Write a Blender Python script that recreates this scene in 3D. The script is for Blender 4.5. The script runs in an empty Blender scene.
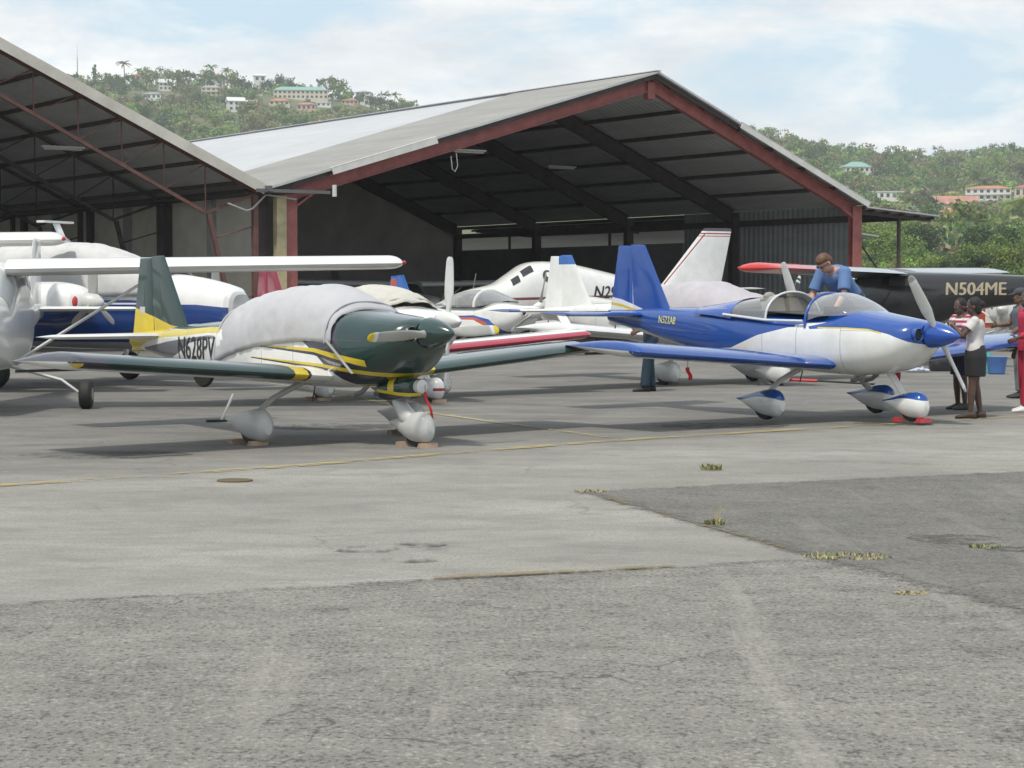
import bpy, bmesh, math, random
import numpy as np
from mathutils import Vector, Matrix, noise
random.seed(7); np.random.seed(7)
SC = bpy.context.scene; COL = SC.collection
R = math.radians; PI = math.pi
CAMH = 1.65; FPX = 2000.0; PITCH = math.atan((384-295)/FPX)

# ---------------------------------------------------------------- materials
def newmat(name):
    m = bpy.data.materials.new(name); m.use_nodes = True
    nt = m.node_tree; b = nt.nodes['Principled BSDF']
    return m, nt, b
MC = {}
def N(nt, t, **kw):
    n = nt.nodes.new(t)
    for k, v in kw.items(): setattr(n, k, v)
    return n
def L(nt, a, b): nt.links.new(a, b)
def rgba(c): return (c[0], c[1], c[2], 1)
def mixcol(nt, fac, a, b):
    n = N(nt, 'ShaderNodeMix', data_type='RGBA')
    for s, v in ((0, fac), (6, a), (7, b)):
        if isinstance(v, (int, float)): n.inputs[s].default_value = v
        elif isinstance(v, tuple): n.inputs[s].default_value = rgba(v)
        else: L(nt, v, n.inputs[s])
    return n.outputs[2]
def mth(nt, op, a, b=None, c=None):
    n = N(nt, 'ShaderNodeMath', operation=op)
    for i, v in enumerate((a, b, c)):
        if v is None: continue
        if isinstance(v, (int, float)): n.inputs[i].default_value = v
        else: L(nt, v, n.inputs[i])
    return n.outputs[0]
def noisetex(nt, vec, scale, detail=4, rough=.55, dist=0):
    n = N(nt, 'ShaderNodeTexNoise'); n.inputs['Scale'].default_value = scale
    n.inputs['Detail'].default_value = detail; n.inputs['Roughness'].default_value = rough
    n.inputs['Distortion'].default_value = dist
    if vec is not None: L(nt, vec, n.inputs['Vector'])
    return n.outputs['Fac']
def ramp(nt, fac, stops):
    n = N(nt, 'ShaderNodeValToRGB'); cr = n.color_ramp
    while len(cr.elements) < len(stops): cr.elements.new(.5)
    for e, (p, c) in zip(cr.elements, stops):
        e.position = p; e.color = rgba(c) if isinstance(c, tuple) else (c, c, c, 1)
    L(nt, fac, n.inputs[0]); return n.outputs[0]
def mapping(nt, vec, scale=(1,1,1), rot=(0,0,0), loc=(0,0,0)):
    n = N(nt, 'ShaderNodeMapping'); n.inputs['Scale'].default_value = scale
    n.inputs['Rotation'].default_value = rot; n.inputs['Location'].default_value = loc
    L(nt, vec, n.inputs['Vector']); return n.outputs[0]
def bump(nt, b, h, strength=.3, dist=.02):
    n = N(nt, 'ShaderNodeBump'); n.inputs['Strength'].default_value = strength
    n.inputs['Distance'].default_value = dist
    L(nt, h, n.inputs['Height']); L(nt, n.outputs[0], b.inputs['Normal'])

def M(name, col, rough=.5, metal=0, coat=0, var=.08, vs=3.0, bmp=0, bs=30):
    """plain surface with a little mottling"""
    if name in MC: return MC[name]
    m, nt, b = newmat(name)
    tc = N(nt, 'ShaderNodeTexCoord').outputs['Object']
    f = noisetex(nt, tc, vs, 5, .6)
    lo = tuple(c*(1-var*1.6) for c in col); hi = tuple(min(1, c*(1+var)) for c in col)
    L(nt, ramp(nt, f, [(.3, lo), (.7, hi)]), b.inputs['Base Color'])
    b.inputs['Roughness'].default_value = rough; b.inputs['Metallic'].default_value = metal
    b.inputs['Coat Weight'].default_value = coat; b.inputs['Coat Roughness'].default_value = .08
    if bmp: bump(nt, b, noisetex(nt, tc, bs, 4), bmp, .01)
    MC[name] = m; return m

def fcurve(nt, x, pts, smooth=True, zr=(-1, 4), xr=(-6, 4)):
    mr = N(nt, 'ShaderNodeMapRange'); mr.inputs[1].default_value = xr[0]; mr.inputs[2].default_value = xr[1]
    L(nt, x, mr.inputs[0])
    fc = N(nt, 'ShaderNodeFloatCurve'); cu = fc.mapping.curves[0]
    P = [((px-xr[0])/(xr[1]-xr[0]), (pz-zr[0])/(zr[1]-zr[0])) for px, pz in sorted(pts)]
    while len(cu.points) < len(P): cu.points.new(.5, .5)
    for p, q in zip(cu.points, P):
        p.location = q; p.handle_type = 'AUTO_CLAMPED' if smooth else 'VECTOR'
    fc.mapping.extend = 'HORIZONTAL'
    fc.mapping.update()
    L(nt, mr.outputs[0], fc.inputs['Value'])
    m2 = N(nt, 'ShaderNodeMapRange'); m2.inputs[3].default_value = zr[0]; m2.inputs[4].default_value = zr[1]
    L(nt, fc.outputs[0], m2.inputs[0]); return m2.outputs[0]
def livery(name, base, layers, rough=.22, coat=.8, dirt=.06, seams=(), zseam=None):
    """paint scheme laid out in the aircraft's own coordinates. layer = (colour, dict(lo=curve|num, hi=.., x=(a,b), y=(a,b)))"""
    m, nt, b = newmat(name)
    tc = N(nt, 'ShaderNodeTexCoord').outputs['Object']
    sp = N(nt, 'ShaderNodeSeparateXYZ'); L(nt, tc, sp.inputs[0])
    X, Y, Z = sp.outputs; YA = mth(nt, 'ABSOLUTE', Y)
    col = base
    for c, d in layers:
        f = None
        def land(g):
            nonlocal f
            f = g if f is None else mth(nt, 'MULTIPLY', f, g)
        for key, op in (('lo', 'GREATER_THAN'), ('hi', 'LESS_THAN')):
            if key in d:
                v = d[key]
                if isinstance(v, list): v = fcurve(nt, X, v, d.get('smooth', False))
                land(mth(nt, op, Z, v))
        for key, ch in (('x', X), ('y', YA)):
            if key in d:
                land(mth(nt, 'GREATER_THAN', ch, d[key][0])); land(mth(nt, 'LESS_THAN', ch, d[key][1]))
        col = mixcol(nt, f, col, c)
    for xs in seams:
        col = mixcol(nt, mth(nt,'MULTIPLY', mth(nt,'LESS_THAN', mth(nt,'ABSOLUTE', mth(nt,'SUBTRACT', X, xs)), .0045), .55), col, (.05,.05,.05))
    if zseam:
        col = mixcol(nt, mth(nt,'MULTIPLY', mth(nt,'MULTIPLY', mth(nt,'LESS_THAN', mth(nt,'ABSOLUTE', mth(nt,'SUBTRACT', Z, zseam)), .004), mth(nt,'GREATER_THAN', X, .9)), .55), col, (.05,.05,.05))
    g = noisetex(nt, tc, 4, 6, .65)
    dk = ramp(nt, g, [(.3, 1-dirt*2), (.65, 1.0)])
    mm = N(nt, 'ShaderNodeMix', data_type='RGBA', blend_type='MULTIPLY'); mm.inputs[0].default_value = 1
    if isinstance(col, tuple): mm.inputs[6].default_value = rgba(col)
    else: L(nt, col, mm.inputs[6])
    L(nt, dk, mm.inputs[7]); L(nt, mm.outputs[2], b.inputs['Base Color'])
    b.inputs['Roughness'].default_value = rough; b.inputs['Coat Weight'].default_value = coat
    b.inputs['Coat Roughness'].default_value = .05
    return m
def glassmat(name, tint=(.92,.94,.95), op=.16):
    if name in MC: return MC[name]
    m = bpy.data.materials.new(name); m.use_nodes = True; nt = m.node_tree; nt.nodes.clear()
    out = N(nt, 'ShaderNodeOutputMaterial'); tr = N(nt, 'ShaderNodeBsdfTransparent'); tr.inputs[0].default_value = rgba(tint)
    gl = N(nt, 'ShaderNodeBsdfPrincipled'); gl.inputs['Base Color'].default_value = (.7,.72,.74,1); gl.inputs['Roughness'].default_value = .06  # whitish base colour paints in part of the sky's reflection
    gl.inputs['Specular IOR Level'].default_value = .8
    fr = N(nt, 'ShaderNodeFresnel'); fr.inputs[0].default_value = 1.45
    a = mth(nt, 'ADD', fr.outputs[0], op)
    mx = N(nt, 'ShaderNodeMixShader'); L(nt, a, mx.inputs[0]); L(nt, tr.outputs[0], mx.inputs[1]); L(nt, gl.outputs[0], mx.inputs[2])
    L(nt, mx.outputs[0], out.inputs[0]); MC[name] = m; return m
def corrugated(name, col, pitch=.25, axis=0, var=.12, rough=.55, metal=.0, streak=(1,.15,1), bmp=.8):
    """ribbed sheet metal: ribs across 'axis' in object coordinates"""
    if name in MC: return MC[name]
    m, nt, b = newmat(name)
    tc = N(nt, 'ShaderNodeTexCoord').outputs['Object']
    w = N(nt, 'ShaderNodeTexWave', wave_type='BANDS', bands_direction='XYZ'[axis], wave_profile='SIN')
    w.inputs['Scale'].default_value = 2*PI/pitch/20; L(nt, tc, w.inputs[0])
    f = noisetex(nt, mapping(nt, tc, streak), 1.3, 6, .7)
    f2 = noisetex(nt, tc, .25, 3)
    lo = tuple(c*(1-var*2) for c in col); hi = tuple(c*(1+var) for c in col)
    c1 = ramp(nt, f, [(.3, lo), (.7, hi)])
    c2 = mixcol(nt, mth(nt, 'MULTIPLY', ramp(nt, f2, [(.45, 0.), (.7, 1.)]), .35), c1, tuple(c*.75 for c in col))
    L(nt, c2, b.inputs['Base Color']); b.inputs['Roughness'].default_value = rough; b.inputs['Metallic'].default_value = metal
    bump(nt, b, w.outputs['Fac'], bmp, .03 if bmp < 1 else .09); MC[name] = m; return m

# ---------------------------------------------------------------- mesh builder
class MB:
    def __init__(s): s.v = []; s.f = []; s.m = []; s.fn = None
    def add(s, verts, faces, mat=0):
        o = len(s.v); s.v += [tuple(p) for p in verts]
        for i, f in enumerate(faces):
            s.f.append(tuple(o+k for k in f)); s.m.append(mat if not isinstance(mat, (list,)) else mat[i])
        return s
    def box(s, c, d, mat=0, rot=None):
        x, y, z = d[0]/2, d[1]/2, d[2]/2
        P = [Vector(p) for p in ((-x,-y,-z),(x,-y,-z),(x,y,-z),(-x,y,-z),(-x,-y,z),(x,-y,z),(x,y,z),(-x,y,z))]
        if rot is not None:
            mt = rot if isinstance(rot, Matrix) else Matrix.Rotation(rot, 3, 'Z')
            P = [mt @ p for p in P]
        c = Vector(c)
        return s.add([p+c for p in P], [(3,2,1,0),(4,5,6,7),(0,1,5,4),(1,2,6,5),(2,3,7,6),(3,0,4,7)], mat)
    def bar(s, p0, p1, w, h, mat=0, up=(0,0,1)):
        p0, p1 = Vector(p0), Vector(p1); d = (p1-p0); ln = d.length; d.normalize(); up = Vector(up)
        if abs(d.dot(up)) > .98: up = Vector((1,0,0))
        sd = d.cross(up).normalized(); u2 = sd.cross(d)
        mt = Matrix((d, sd, u2)).transposed()
        return s.box((p0+p1)/2, (ln, w, h), mat, mt)
    def tube(s, pts, rad, n=10, mat=0, cap=True):
        pts = [Vector(p) for p in pts]
        if isinstance(rad, (int, float)): rad = [rad]*len(pts)
        rings = []; t = (pts[1]-pts[0]).normalized()
        ref = Vector((0,0,1)) if abs(t.z) < .9 else Vector((1,0,0))
        a = t.cross(ref).normalized()
        for i, p in enumerate(pts):
            t = (pts[min(i+1, len(pts)-1)]-pts[max(i-1, 0)]).normalized()
            a = (a - t*a.dot(t)).normalized(); b = t.cross(a)
            r = rad[i]; ra, rb = (r if isinstance(r, tuple) else (r, r))
            rings.append([p + a*ra*math.cos(2*PI*k/n) + b*rb*math.sin(2*PI*k/n) for k in range(n)])
        return s.loft(rings, mat, cap)
    def loft(s, rings, mat=0, cap=True, closed=True):
        n = len(rings[0]); vs = [p for r in rings for p in r]; fs = []; ms = []
        for i in range(len(rings)-1):
            for k in range(n if closed else n-1):
                k2 = (k+1) % n
                fs.append((i*n+k, i*n+k2, (i+1)*n+k2, (i+1)*n+k))
                ms.append(mat[k] if isinstance(mat, (list, tuple)) else mat)
        if cap:
            fs.append(tuple(range(n-1, -1, -1))); fs.append(tuple((len(rings)-1)*n+k for k in range(n)))
            c = mat[0] if isinstance(mat, (list, tuple)) else mat; ms += [c, c]
        return s.add(vs, fs, ms)
    def ell(s, c, r, n=12, m=8, mat=0, rot=None):
        c = Vector(c); rings = []
        for i in range(m+1):
            th = -PI/2 + PI*i/m; th = max(-PI/2+.02, min(PI/2-.02, th))
            ring = []
            for k in range(n):
                p = Vector((r[0]*math.cos(th)*math.cos(2*PI*k/n), r[1]*math.cos(th)*math.sin(2*PI*k/n), r[2]*math.sin(th)))
                ring.append(c + (rot @ p if rot is not None else p))
            rings.append(ring)
        return s.loft(rings, mat)
    def lathe(s, prof, n=24, axis='x', c=(0,0,0), mat=0):
        rings = []
        for a, r in prof:
            ring = []
            for k in range(n):
                p, q = r*math.cos(2*PI*k/n), r*math.sin(2*PI*k/n)
                v = {'x': (a, p, q), 'y': (q, a, p), 'z': (p, q, a)}[axis]
                ring.append((v[0]+c[0], v[1]+c[1], v[2]+c[2]))
            rings.append(ring)
        return s.loft(rings, mat)
    def mesh(s, name, mats, smooth=True, angle=35):
        me = bpy.data.meshes.new(name)
        V = [s.fn(p) for p in s.v] if s.fn else s.v
        me.from_pydata(V, [], s.f)
        for m in (mats if isinstance(mats, (list, tuple)) else [mats]): me.materials.append(m)
        me.polygons.foreach_set('material_index', s.m)
        bm = bmesh.new(); bm.from_mesh(me); bmesh.ops.recalc_face_normals(bm, faces=bm.faces); bm.to_mesh(me); bm.free()
        if smooth:
            me.polygons.foreach_set('use_smooth', [True]*len(me.polygons)); me.set_sharp_from_angle(angle=R(angle))
        me.update(); return me
    def build(s, name, mats, parent=None, smooth=True, angle=35):
        return link(name, s.mesh(name, mats, smooth, angle), parent)
def link(name, data, parent=None):
    o = bpy.data.objects.new(name, data); COL.objects.link(o)
    if parent is not None: o.parent = parent
    return o
def tag(o, label, cat, group=None, kind=None):
    if label: o['label'] = label
    if cat: o['category'] = cat
    if group: o['group'] = group
    if kind: o['kind'] = kind
    return o
def thing(name, label, cat, loc=(0,0,0), rz=0, group=None):
    o = link(name, None); o.location = loc; o.rotation_euler = (0,0,rz)
    return tag(o, label, cat, group)
def struct(o): o['kind'] = 'structure'; return o
def kids(o): return [c for c in bpy.data.objects if c.parent == o]
def copy_tree(o, parent=None):
    c = o.copy(); COL.objects.link(c); c.parent = parent
    for k in list(o.children): copy_tree(k, c)
    return c
def cubic(stations, n):
    """resample a list of equal-length tuples along the first value with monotone-ish Catmull-Rom"""
    S = sorted(stations); xs = [a[0] for a in S]; out = []
    for i in range(n):
        x = xs[0] + (xs[-1]-xs[0])*i/(n-1)
        j = max(k for k in range(len(xs)-1) if xs[k] <= x+1e-9)
        t = (x-xs[j])/(xs[j+1]-xs[j]); row = [x]
        for q in range(1, len(S[0])):
            p1, p2 = S[j][q], S[j+1][q]; h = xs[j+1]-xs[j]
            m1 = (p2-S[j-1][q])/(xs[j+1]-xs[j-1]) if j > 0 else (p2-p1)/h
            m2 = (S[j+2][q]-p1)/(xs[j+2]-xs[j]) if j+2 < len(xs) else (p2-p1)/h
            t2, t3 = t*t, t*t*t
            v = (2*t3-3*t2+1)*p1 + (t3-2*t2+t)*m1*h + (-2*t3+3*t2)*p2 + (t3-t2)*m2*h
            lo, hi = min(p1, p2), max(p1, p2); e = (hi-lo)*.15
            row.append(max(lo-e, min(hi+e, v)))
        out.append(tuple(row))
    return out
def sgnpow(a, e): return math.copysign(abs(a)**e, a)
def body_rings(st, n=40, nn=72):
    """st: (x, ztop, zbot, halfwidth, power)"""
    rings = []
    for x, zt, zb, hw, pw in cubic(st, nn):
        zc = (zt+zb)/2; hz = (zt-zb)/2
        rings.append([(x, hw*sgnpow(math.cos(2*PI*k/n), 2/pw), zc+hz*sgnpow(math.sin(2*PI*k/n), 2/pw)) for k in range(n)])
    return rings
def side_y(st, x, z):
    S = cubic(st, 160); r = min(S, key=lambda a: abs(a[0]-x)); _, zt, zb, hw, pw = r
    t = min(.999, abs((z-(zt+zb)/2)/((zt-zb)/2))); return hw*(1-t**pw)**(1/pw)
def arc_rings(st, n=24, nn=40):
    """open shell: (x, zbase, ztop, halfwidth, power)"""
    out = []
    for x, zb, zt, hw, pw in cubic(st, nn):
        out.append([(x, hw*sgnpow(math.cos(PI*k/n), 2/pw), zb+(zt-zb)*abs(math.sin(PI*k/n))**(2/pw)) for k in range(n+1)])
    return out
def foil(n=9, t=.13, camber=.02):
    """closed airfoil, chord 0(LE)..1(TE): upper from TE to LE then lower LE to TE; returns pts, upper-count"""
    up, lo = [], []
    for i in range(n+1):
        x = (1-math.cos(PI*i/n))/2
        y = 5*t*(.2969*math.sqrt(x)-.126*x-.3516*x*x+.2843*x**3-.1036*x**4); c = camber*4*x*(1-x)
        up.append((x, y+c)); lo.append((x, -y+c))
    return list(reversed(up)) + lo[1:-1], n
def surface(mb, root, tip, croot, ctip, t=.12, span='y', sgn=1, round_tip=.06, camber=.015, mats=(0,0), n=9, wrap=2, washup=0):
    """lifting surface. root/tip: LE points. chord runs to -x. span 'y' (wing) or 'z' (fin)"""
    pts, nu = foil(n, t, camber)
    rt = Vector(root); tp = Vector(tip); rings = []
    L_ = (tp-rt).length; sts = [0, .33, .66, 1-round_tip*1.0/L_*1.0]
    rows = [(f, 1., 1.) for f in sts]
    for a in (.25, .5, .7, .85, .95, 1.0):
        q = math.sqrt(max(0, 1-a*a)); rows.append((1-round_tip/L_*(1-a), q, .45+.55*q if round_tip > .05 else 1))
    for f, th, cs in rows:
        p = rt.lerp(tp, f); c = croot+(ctip-croot)*f
        ring = []
        for px, py in pts:
            xx = .38+(px-.38)*(.75+.25*cs); d = Vector((-xx*c, 0, 0))
            off = py*c*max(th, .02)
            d += Vector((0, 0, off)) if span == 'y' else Vector((0, off, 0))
            ring.append(p+d)
        rings.append(ring)
    m = []
    for k in range(len(pts)): m.append(mats[0] if k < nu+wrap else mats[1])
    mb.loft(rings, m); return mb
def textmesh(s, size, fn, mat, name, parent, bold=0.0, shear=0, xs=1.0, extr=0, flip=False):
    cu = bpy.data.curves.new('t', 'FONT'); cu.body = s; cu.size = size; cu.shear = shear; cu.extrude = extr
    cu.resolution_u = 3
    to = bpy.data.objects.new('t', cu); COL.objects.link(to)
    dg = bpy.context.evaluated_depsgraph_get(); me = bpy.data.meshes.new_from_object(to.evaluated_get(dg))
    bpy.data.objects.remove(to)
    bm = bmesh.new(); bm.from_mesh(me); bmesh.ops.subdivide_edges(bm, edges=bm.edges, cuts=1)
    if bold:                                             # heavier strokes: the same glyphs again, a hair to the side
        src = list(bm.verts)+list(bm.edges)+list(bm.faces); n0 = len(bm.verts); bmesh.ops.duplicate(bm, geom=src); bm.verts.ensure_lookup_table()
        for i_, v in enumerate(bm.verts): v.co.z = 0 if i_ < n0 else 1
    for v in bm.verts:
        k_ = v.co.z; p_ = Vector(fn(v.co.x*xs+k_*bold, v.co.y+k_*bold*.3)); p_.y += math.copysign(.002, p_.y)*k_; v.co = p_
    bm.to_mesh(me); bm.free(); me.materials.clear(); me.materials.append(mat); me.name = name
    return link(name, me, parent)
def evaluated_mesh(o):
    dg = bpy.context.evaluated_depsgraph_get(); me = bpy.data.meshes.new_from_object(o.evaluated_get(dg)); return me

# shared materials
WHITE = M('white_paint', (.63,.63,.615), .3, coat=.5, var=.04)
GREYW = M('light_grey_paint', (.5,.5,.48), .4, coat=.2, var=.04)
DGREY = M('dark_grey', (.06,.06,.06), .5)
BLACK = M('black_rubber', (.018,.018,.018), .7)
BLACKP = M('black_paint', (.02,.02,.022), .3, coat=.5)
STEEL = M('bare_metal', (.45,.45,.45), .35, metal=.8)
PROPG = M('grey_blade', (.36,.355,.33), .45)
RED = M('red_paint', (.45,.03,.035), .4)
YEL = M('yellow_paint', (.65,.5,.02), .35)
BLUE = M('blue_paint', (.004,.062,.33), .25, coat=.6, var=.05)
GREEN = M('dark_green_paint', (.007,.036,.031), .18, coat=1., var=.05)
GLASS = glassmat('clear_glass', (.94,.95,.96), .20)
DGLASS = M('dark_window', (.02,.022,.025), .08, coat=.5)
OXIDE = M('red_oxide_steel', (.31,.10,.088), .65, var=.18)
# ---------------------------------------------------------------- small aircraft
def teardrop(mb, c, ln, h, w, mat=0, n=20, nose=.0, split=None):
    """wheel fairing pointing +x"""
    x0, y0, z0 = c
    st = [(-.60,.34,.28,.03),(-.45,.46,.04,.22),(-.25,.68,-.36,.55),(0,.92,-.74,.88),(.15,1.0,-.8,1.0),(.28,.95,-.8,.95),(.36,.72,-.66,.72),(.40,.38,-.4,.4)]
    st = cubic([(a, b, cc, d) for a, b, cc, d in st], 22)
    rings = []
    for x, zt, zb, hw in st:
        rings.append([(x0+x*ln, y0+hw*w/2*math.cos(2*PI*k/n), z0+((zt+zb)/2+(zt-zb)/2*math.sin(2*PI*k/n))*h/2) for k in range(n)])
    return mb.loft(rings, mat)
RVF = [(1.93,1.345,1.06,.20,2.0),(1.87,1.365,.97,.33,2.2),(1.6,1.395,.76,.46,2.5),(1.2,1.435,.65,.525,2.8),(.85,1.465,.61,.555,3),
       (.4,1.37,.60,.56,3.2),(-.4,1.36,.62,.56,3.2),(-1.3,1.37,.66,.52,3.2),(-1.9,1.36,.73,.42,3.4),(-2.6,1.32,.83,.29,3.4),(-3.4,1.26,.95,.15,2.8),(-4.05,1.22,1.06,.04,2)]
def sport_plane(name, label, loc, rz, P):
    """low-wing two-seat homebuilt on tricycle gear with wheel fairings"""
    root = thing(name, label, 'airplane', loc, rz, P.get('group'))
    tp = math.tan(R(P.get('pitch', 0))); kn = P.get('nose', 1); nx = lambda x: x if x < .9 else .9+(x-.9)*kn; sh = lambda p: (nx(p[0]), p[1], p[2]+p[0]*tp)
    def mb():
        m = MB(); m.fn = sh; return m
    sides = (-1, 1)
    fm = P['fus']; f = mb(); f.loft(body_rings(RVF), 0); fus = f.build('fuselage', fm, root)
    # cowl inlets
    for s in sides:
        g = mb(); g.lathe([(1.885,.085),(1.93,.09),(1.945,.08),(1.93,.068),(1.90,.06)], 18, 'x', (0, s*.235, 1.20)); g.lathe([(1.90,.062),(1.935,.06)], 18, 'x', (0, s*.235, 1.20), 1)
        g.build('air_inlet', [fm, BLACK], fus)
    if P.get('scoop'):
        g = mb(); g.loft(body_rings([(1.05,.70,.5,.02,2),(1.15,.72,.47,.15,2.4),(1.5,.75,.47,.17,2.6),(1.66,.72,.5,.15,2.6),(1.7,.7,.53,.1,2.4)], 24, 14), 0)
        g.lathe([(1.66,.07),(1.78,.075),(1.79,.05)], 14, 'x', (0,.03,.63), 1); g.build('chin_scoop', [P['scoop'], WHITE], fus)
    # spinner and propeller
    g = mb(); g.lathe([(1.94,.165),(1.955,.175),(2.06,.163),(2.17,.133),(2.27,.093),(2.345,.05),(2.39,.02),(2.40,.004)], 28, 'x', (0,0,1.205)); spin = g.build('spinner', P['spin'], root)
    g = mb(); g.lathe([(1.925,.12),(1.945,.168)], 24, 'x', (0,0,1.205)); g.build('backplate', DGREY, spin)
    ang = R(P.get('prop', 0))
    for k in range(2):
        a = ang + k*PI; ax = Vector((0, math.sin(a), math.cos(a))); tn = Vector((0, math.cos(a), -math.sin(a))); X = Vector((1,0,0))
        b = mb(); rows = [(.10,.05,.05,64),(.22,.09,.035,56),(.38,.14,.026,44),(.55,.14,.02,34),(.72,.125,.015,28),(.80,.115,.013,26),(.801,.115,.013,26),(.85,.11,.012,24),(.851,.11,.012,24),(.90,.09,.01,23),(.925,.05,.008,22)]
        rings = []
        for r_, ch, th, tw in rows:
            t = R(tw); d1 = tn*math.cos(t)+X*math.sin(t); d2 = -tn*math.sin(t)+X*math.cos(t)
            rings.append([Vector((2.06,0,1.205))+ax*r_*P.get('prad', 1)+d1*ch/2*math.cos(2*PI*q/14)+d2*th*math.sin(2*PI*q/14) for q in range(14)])
        for i in range(len(rings)-1):
            mi = 1 if 5 < i <= 7 else (2 if i > 7 else 0)
            b.loft(rings[i:i+2], mi, cap=(i == len(rings)-2))
        b.build('propeller_blade', P.get('blade', [PROPG, WHITE, WHITE]), root)
    # wings
    for s in sides:
        w = mb(); surface(w, (.80, s*.5, .745), (.74, s*P.get('half', 3.85), .975), 1.42, 1.38, .135, 'y', s, .10, .012, (0,1), 10, 2)
        wg = w.build('wing', P['wing'], root)
        q = mb(); q.box((-.60, s*2.5, .862), (.006, 2.2, .03), 0); q.build('aileron_gap', DGREY, wg)
        t = mb(); surface(t, (-3.12, s*.06, 1.19), (-3.32, s*1.42, 1.19), .95, .72, .085, 'y', s, .05, 0, (0,1), 8, 2); t.build('stabilizer', P.get('stab', P['wing']), root)
        if P.get('navlight', True):
            t = mb(); t.ell((.62, s*(P.get('half', 3.85)-.05), .965), (.06,.05,.03), 8, 6); t.build('wingtip_light', GLASS if 0 else STEEL, wg)
    t = mb(); surface(t, (-2.72, 0, 1.24), (-3.28, 0, 2.2), .80, .30, .08, 'z', 1, .05, 0, (0,0), 8); t.build('fin', P['fin'], root)
    t = mb(); surface(t, (-3.53, 0, 1.0), (-3.56, 0, 2.18), .53, .28, .07, 'z', 1, .05, 0, (0,0), 8); t.build('rudder', P['fin'], root)
    # gear
    pm = P['pant']
    for s in sides:
        g = MB(); g.tube([(.20, s*.44, .68), (.10, s*.80, .50), (.08, s*1.06, .30)], [(.075,.035),(.065,.028),(.055,.024)], 12); leg = g.build('gear_leg', P.get('leg', WHITE), root)
        g = MB(); teardrop(g, (.10, s*1.10, .20), .82, .40, .26); wp = g.build('wheel_fairing', pm, root)
        g = MB(); g.lathe([(-.06,.1),(-.055,.165),(-.02,.18),(.02,.18),(.055,.165),(.06,.1)], 24, 'y', (.14, s*1.10, .18)); g.build('tyre', BLACK, wp)
    g = MB(); g.tube([(1.22,0,.72+1.2*tp),(1.36,0,.52),(1.5,0,.34)], [(.075,.04),(.06,.03),(.05,.03)], 12); g.build('gear_leg', P.get('leg', WHITE), root)
    g = MB(); teardrop(g, (1.58,0,.195), .72, .38, .25); wp = g.build('wheel_fairing', pm, root)
    if P.get('fork'): g2 = MB(); g2.loft([[(1.30+.0*k, .07*math.cos(2*PI*k/12), .5+.12*math.sin(2*PI*k/12)) for k in range(12)], [(1.45, .10*math.cos(2*PI*k/12), .34+.12*math.sin(2*PI*k/12)) for k in range(12)], [(1.6, .09*math.cos(2*PI*k/12), .26+.1*math.sin(2*PI*k/12)) for k in range(12)]]); g2.build('gear_fork', pm, root)
    g = MB(); g.lathe([(-.05,.09),(-.045,.14),(0,.152),(.045,.14),(.05,.09)], 24, 'y', (1.63,0,.152)); g.build('tyre', BLACK, wp)
    # exhausts, antenna, pitot
    for s in sides:
        g = mb(); g.tube([(1.0, s*.13,.66),(.86, s*.14,.56),(.75, s*.14,.53)], .028, 10); g.build('exhaust_pipe', STEEL, root)
    g = mb(); g.tube([(-.3,.1,.62),(-.36,.1,.42)], .008, 6); g.build('antenna', DGREY, root)
    g = MB(); g.tube([(-3.9,0,1.06-3.9*tp),(-3.92,0,.95-3.9*tp)], .012, 6); g.build('tie_down_ring', STEEL, root)
    # canopy
    c = P.get('canopy')
    if c == 'slid':
        g = mb(); g.loft(arc_rings([(.30,1.30,1.64,.50,2.2),(.52,1.36,1.67,.51,2.1),(.75,1.38,1.60,.49,2.1),(.95,1.40,1.50,.38,2),(1.06,1.415,1.44,.22,2)]), 0, False, False); ws = g.build('windscreen', GLASS, root)
        g = mb(); rr = arc_rings([(.28,1.20,1.65,.53,2.3),(.31,1.2,1.66,.535,2.3)], 24, 2); g.tube(rr[0], .018, 8); g.build('roll_bar', P['spin'], root)
        st = [(-.40,1.26,1.64,.545,2.2),(-.8,1.28,1.56,.53,2.2),(-1.3,1.30,1.47,.5,2.4),(-1.75,1.31,1.39,.44,2.4)]
        g = mb(); g.loft(arc_rings(st), 0, False, False); cn = g.build('sliding_canopy', GLASS, root)
        g = mb(); a0 = arc_rings(st, 24, 2)[-1]; g.tube(a0, .015, 8); 
        for s in sides: g.tube([(-.40, s*.55,1.265),(.26, s*.55,1.285)], .018, 8); g.tube([(-.40, s*.55,1.265),(-1.2, s*.525,1.30)], .018, 8)
        g.build('canopy_frame', WHITE, cn)
        g = mb(); g.loft(arc_rings([(-1.05,1.25,1.535,.535,2.3),(-1.4,1.27,1.46,.505,2.4),(-1.85,1.28,1.385,.44,2.4)],24,12), 0, False, False); g.build('skirt', P['skirt'], cn)
        cockpit(mb, root)
    elif c == 'closed':
        st = [(1.15,1.47,1.5,.3,2),(.8,1.40,1.64,.5,2.1),(.4,1.34,1.76,.54,2.2),(-.2,1.33,1.78,.55,2.3),(-.9,1.33,1.66,.52,2.3),(-1.6,1.34,1.42,.38,2.2)]
        g = mb(); g.loft(arc_rings(st), 0, False, False); cn = g.build('canopy', GLASS, root)
        g = mb(); rr = arc_rings([(.30,1.33,1.775,.545,2.2),(.31,1.33,1.775,.545,2.2)], 24, 2); g.tube(rr[0], .04, 8); g.build('canopy_frame', WHITE, cn)
        cockpit(mb, root)
    return root
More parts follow.
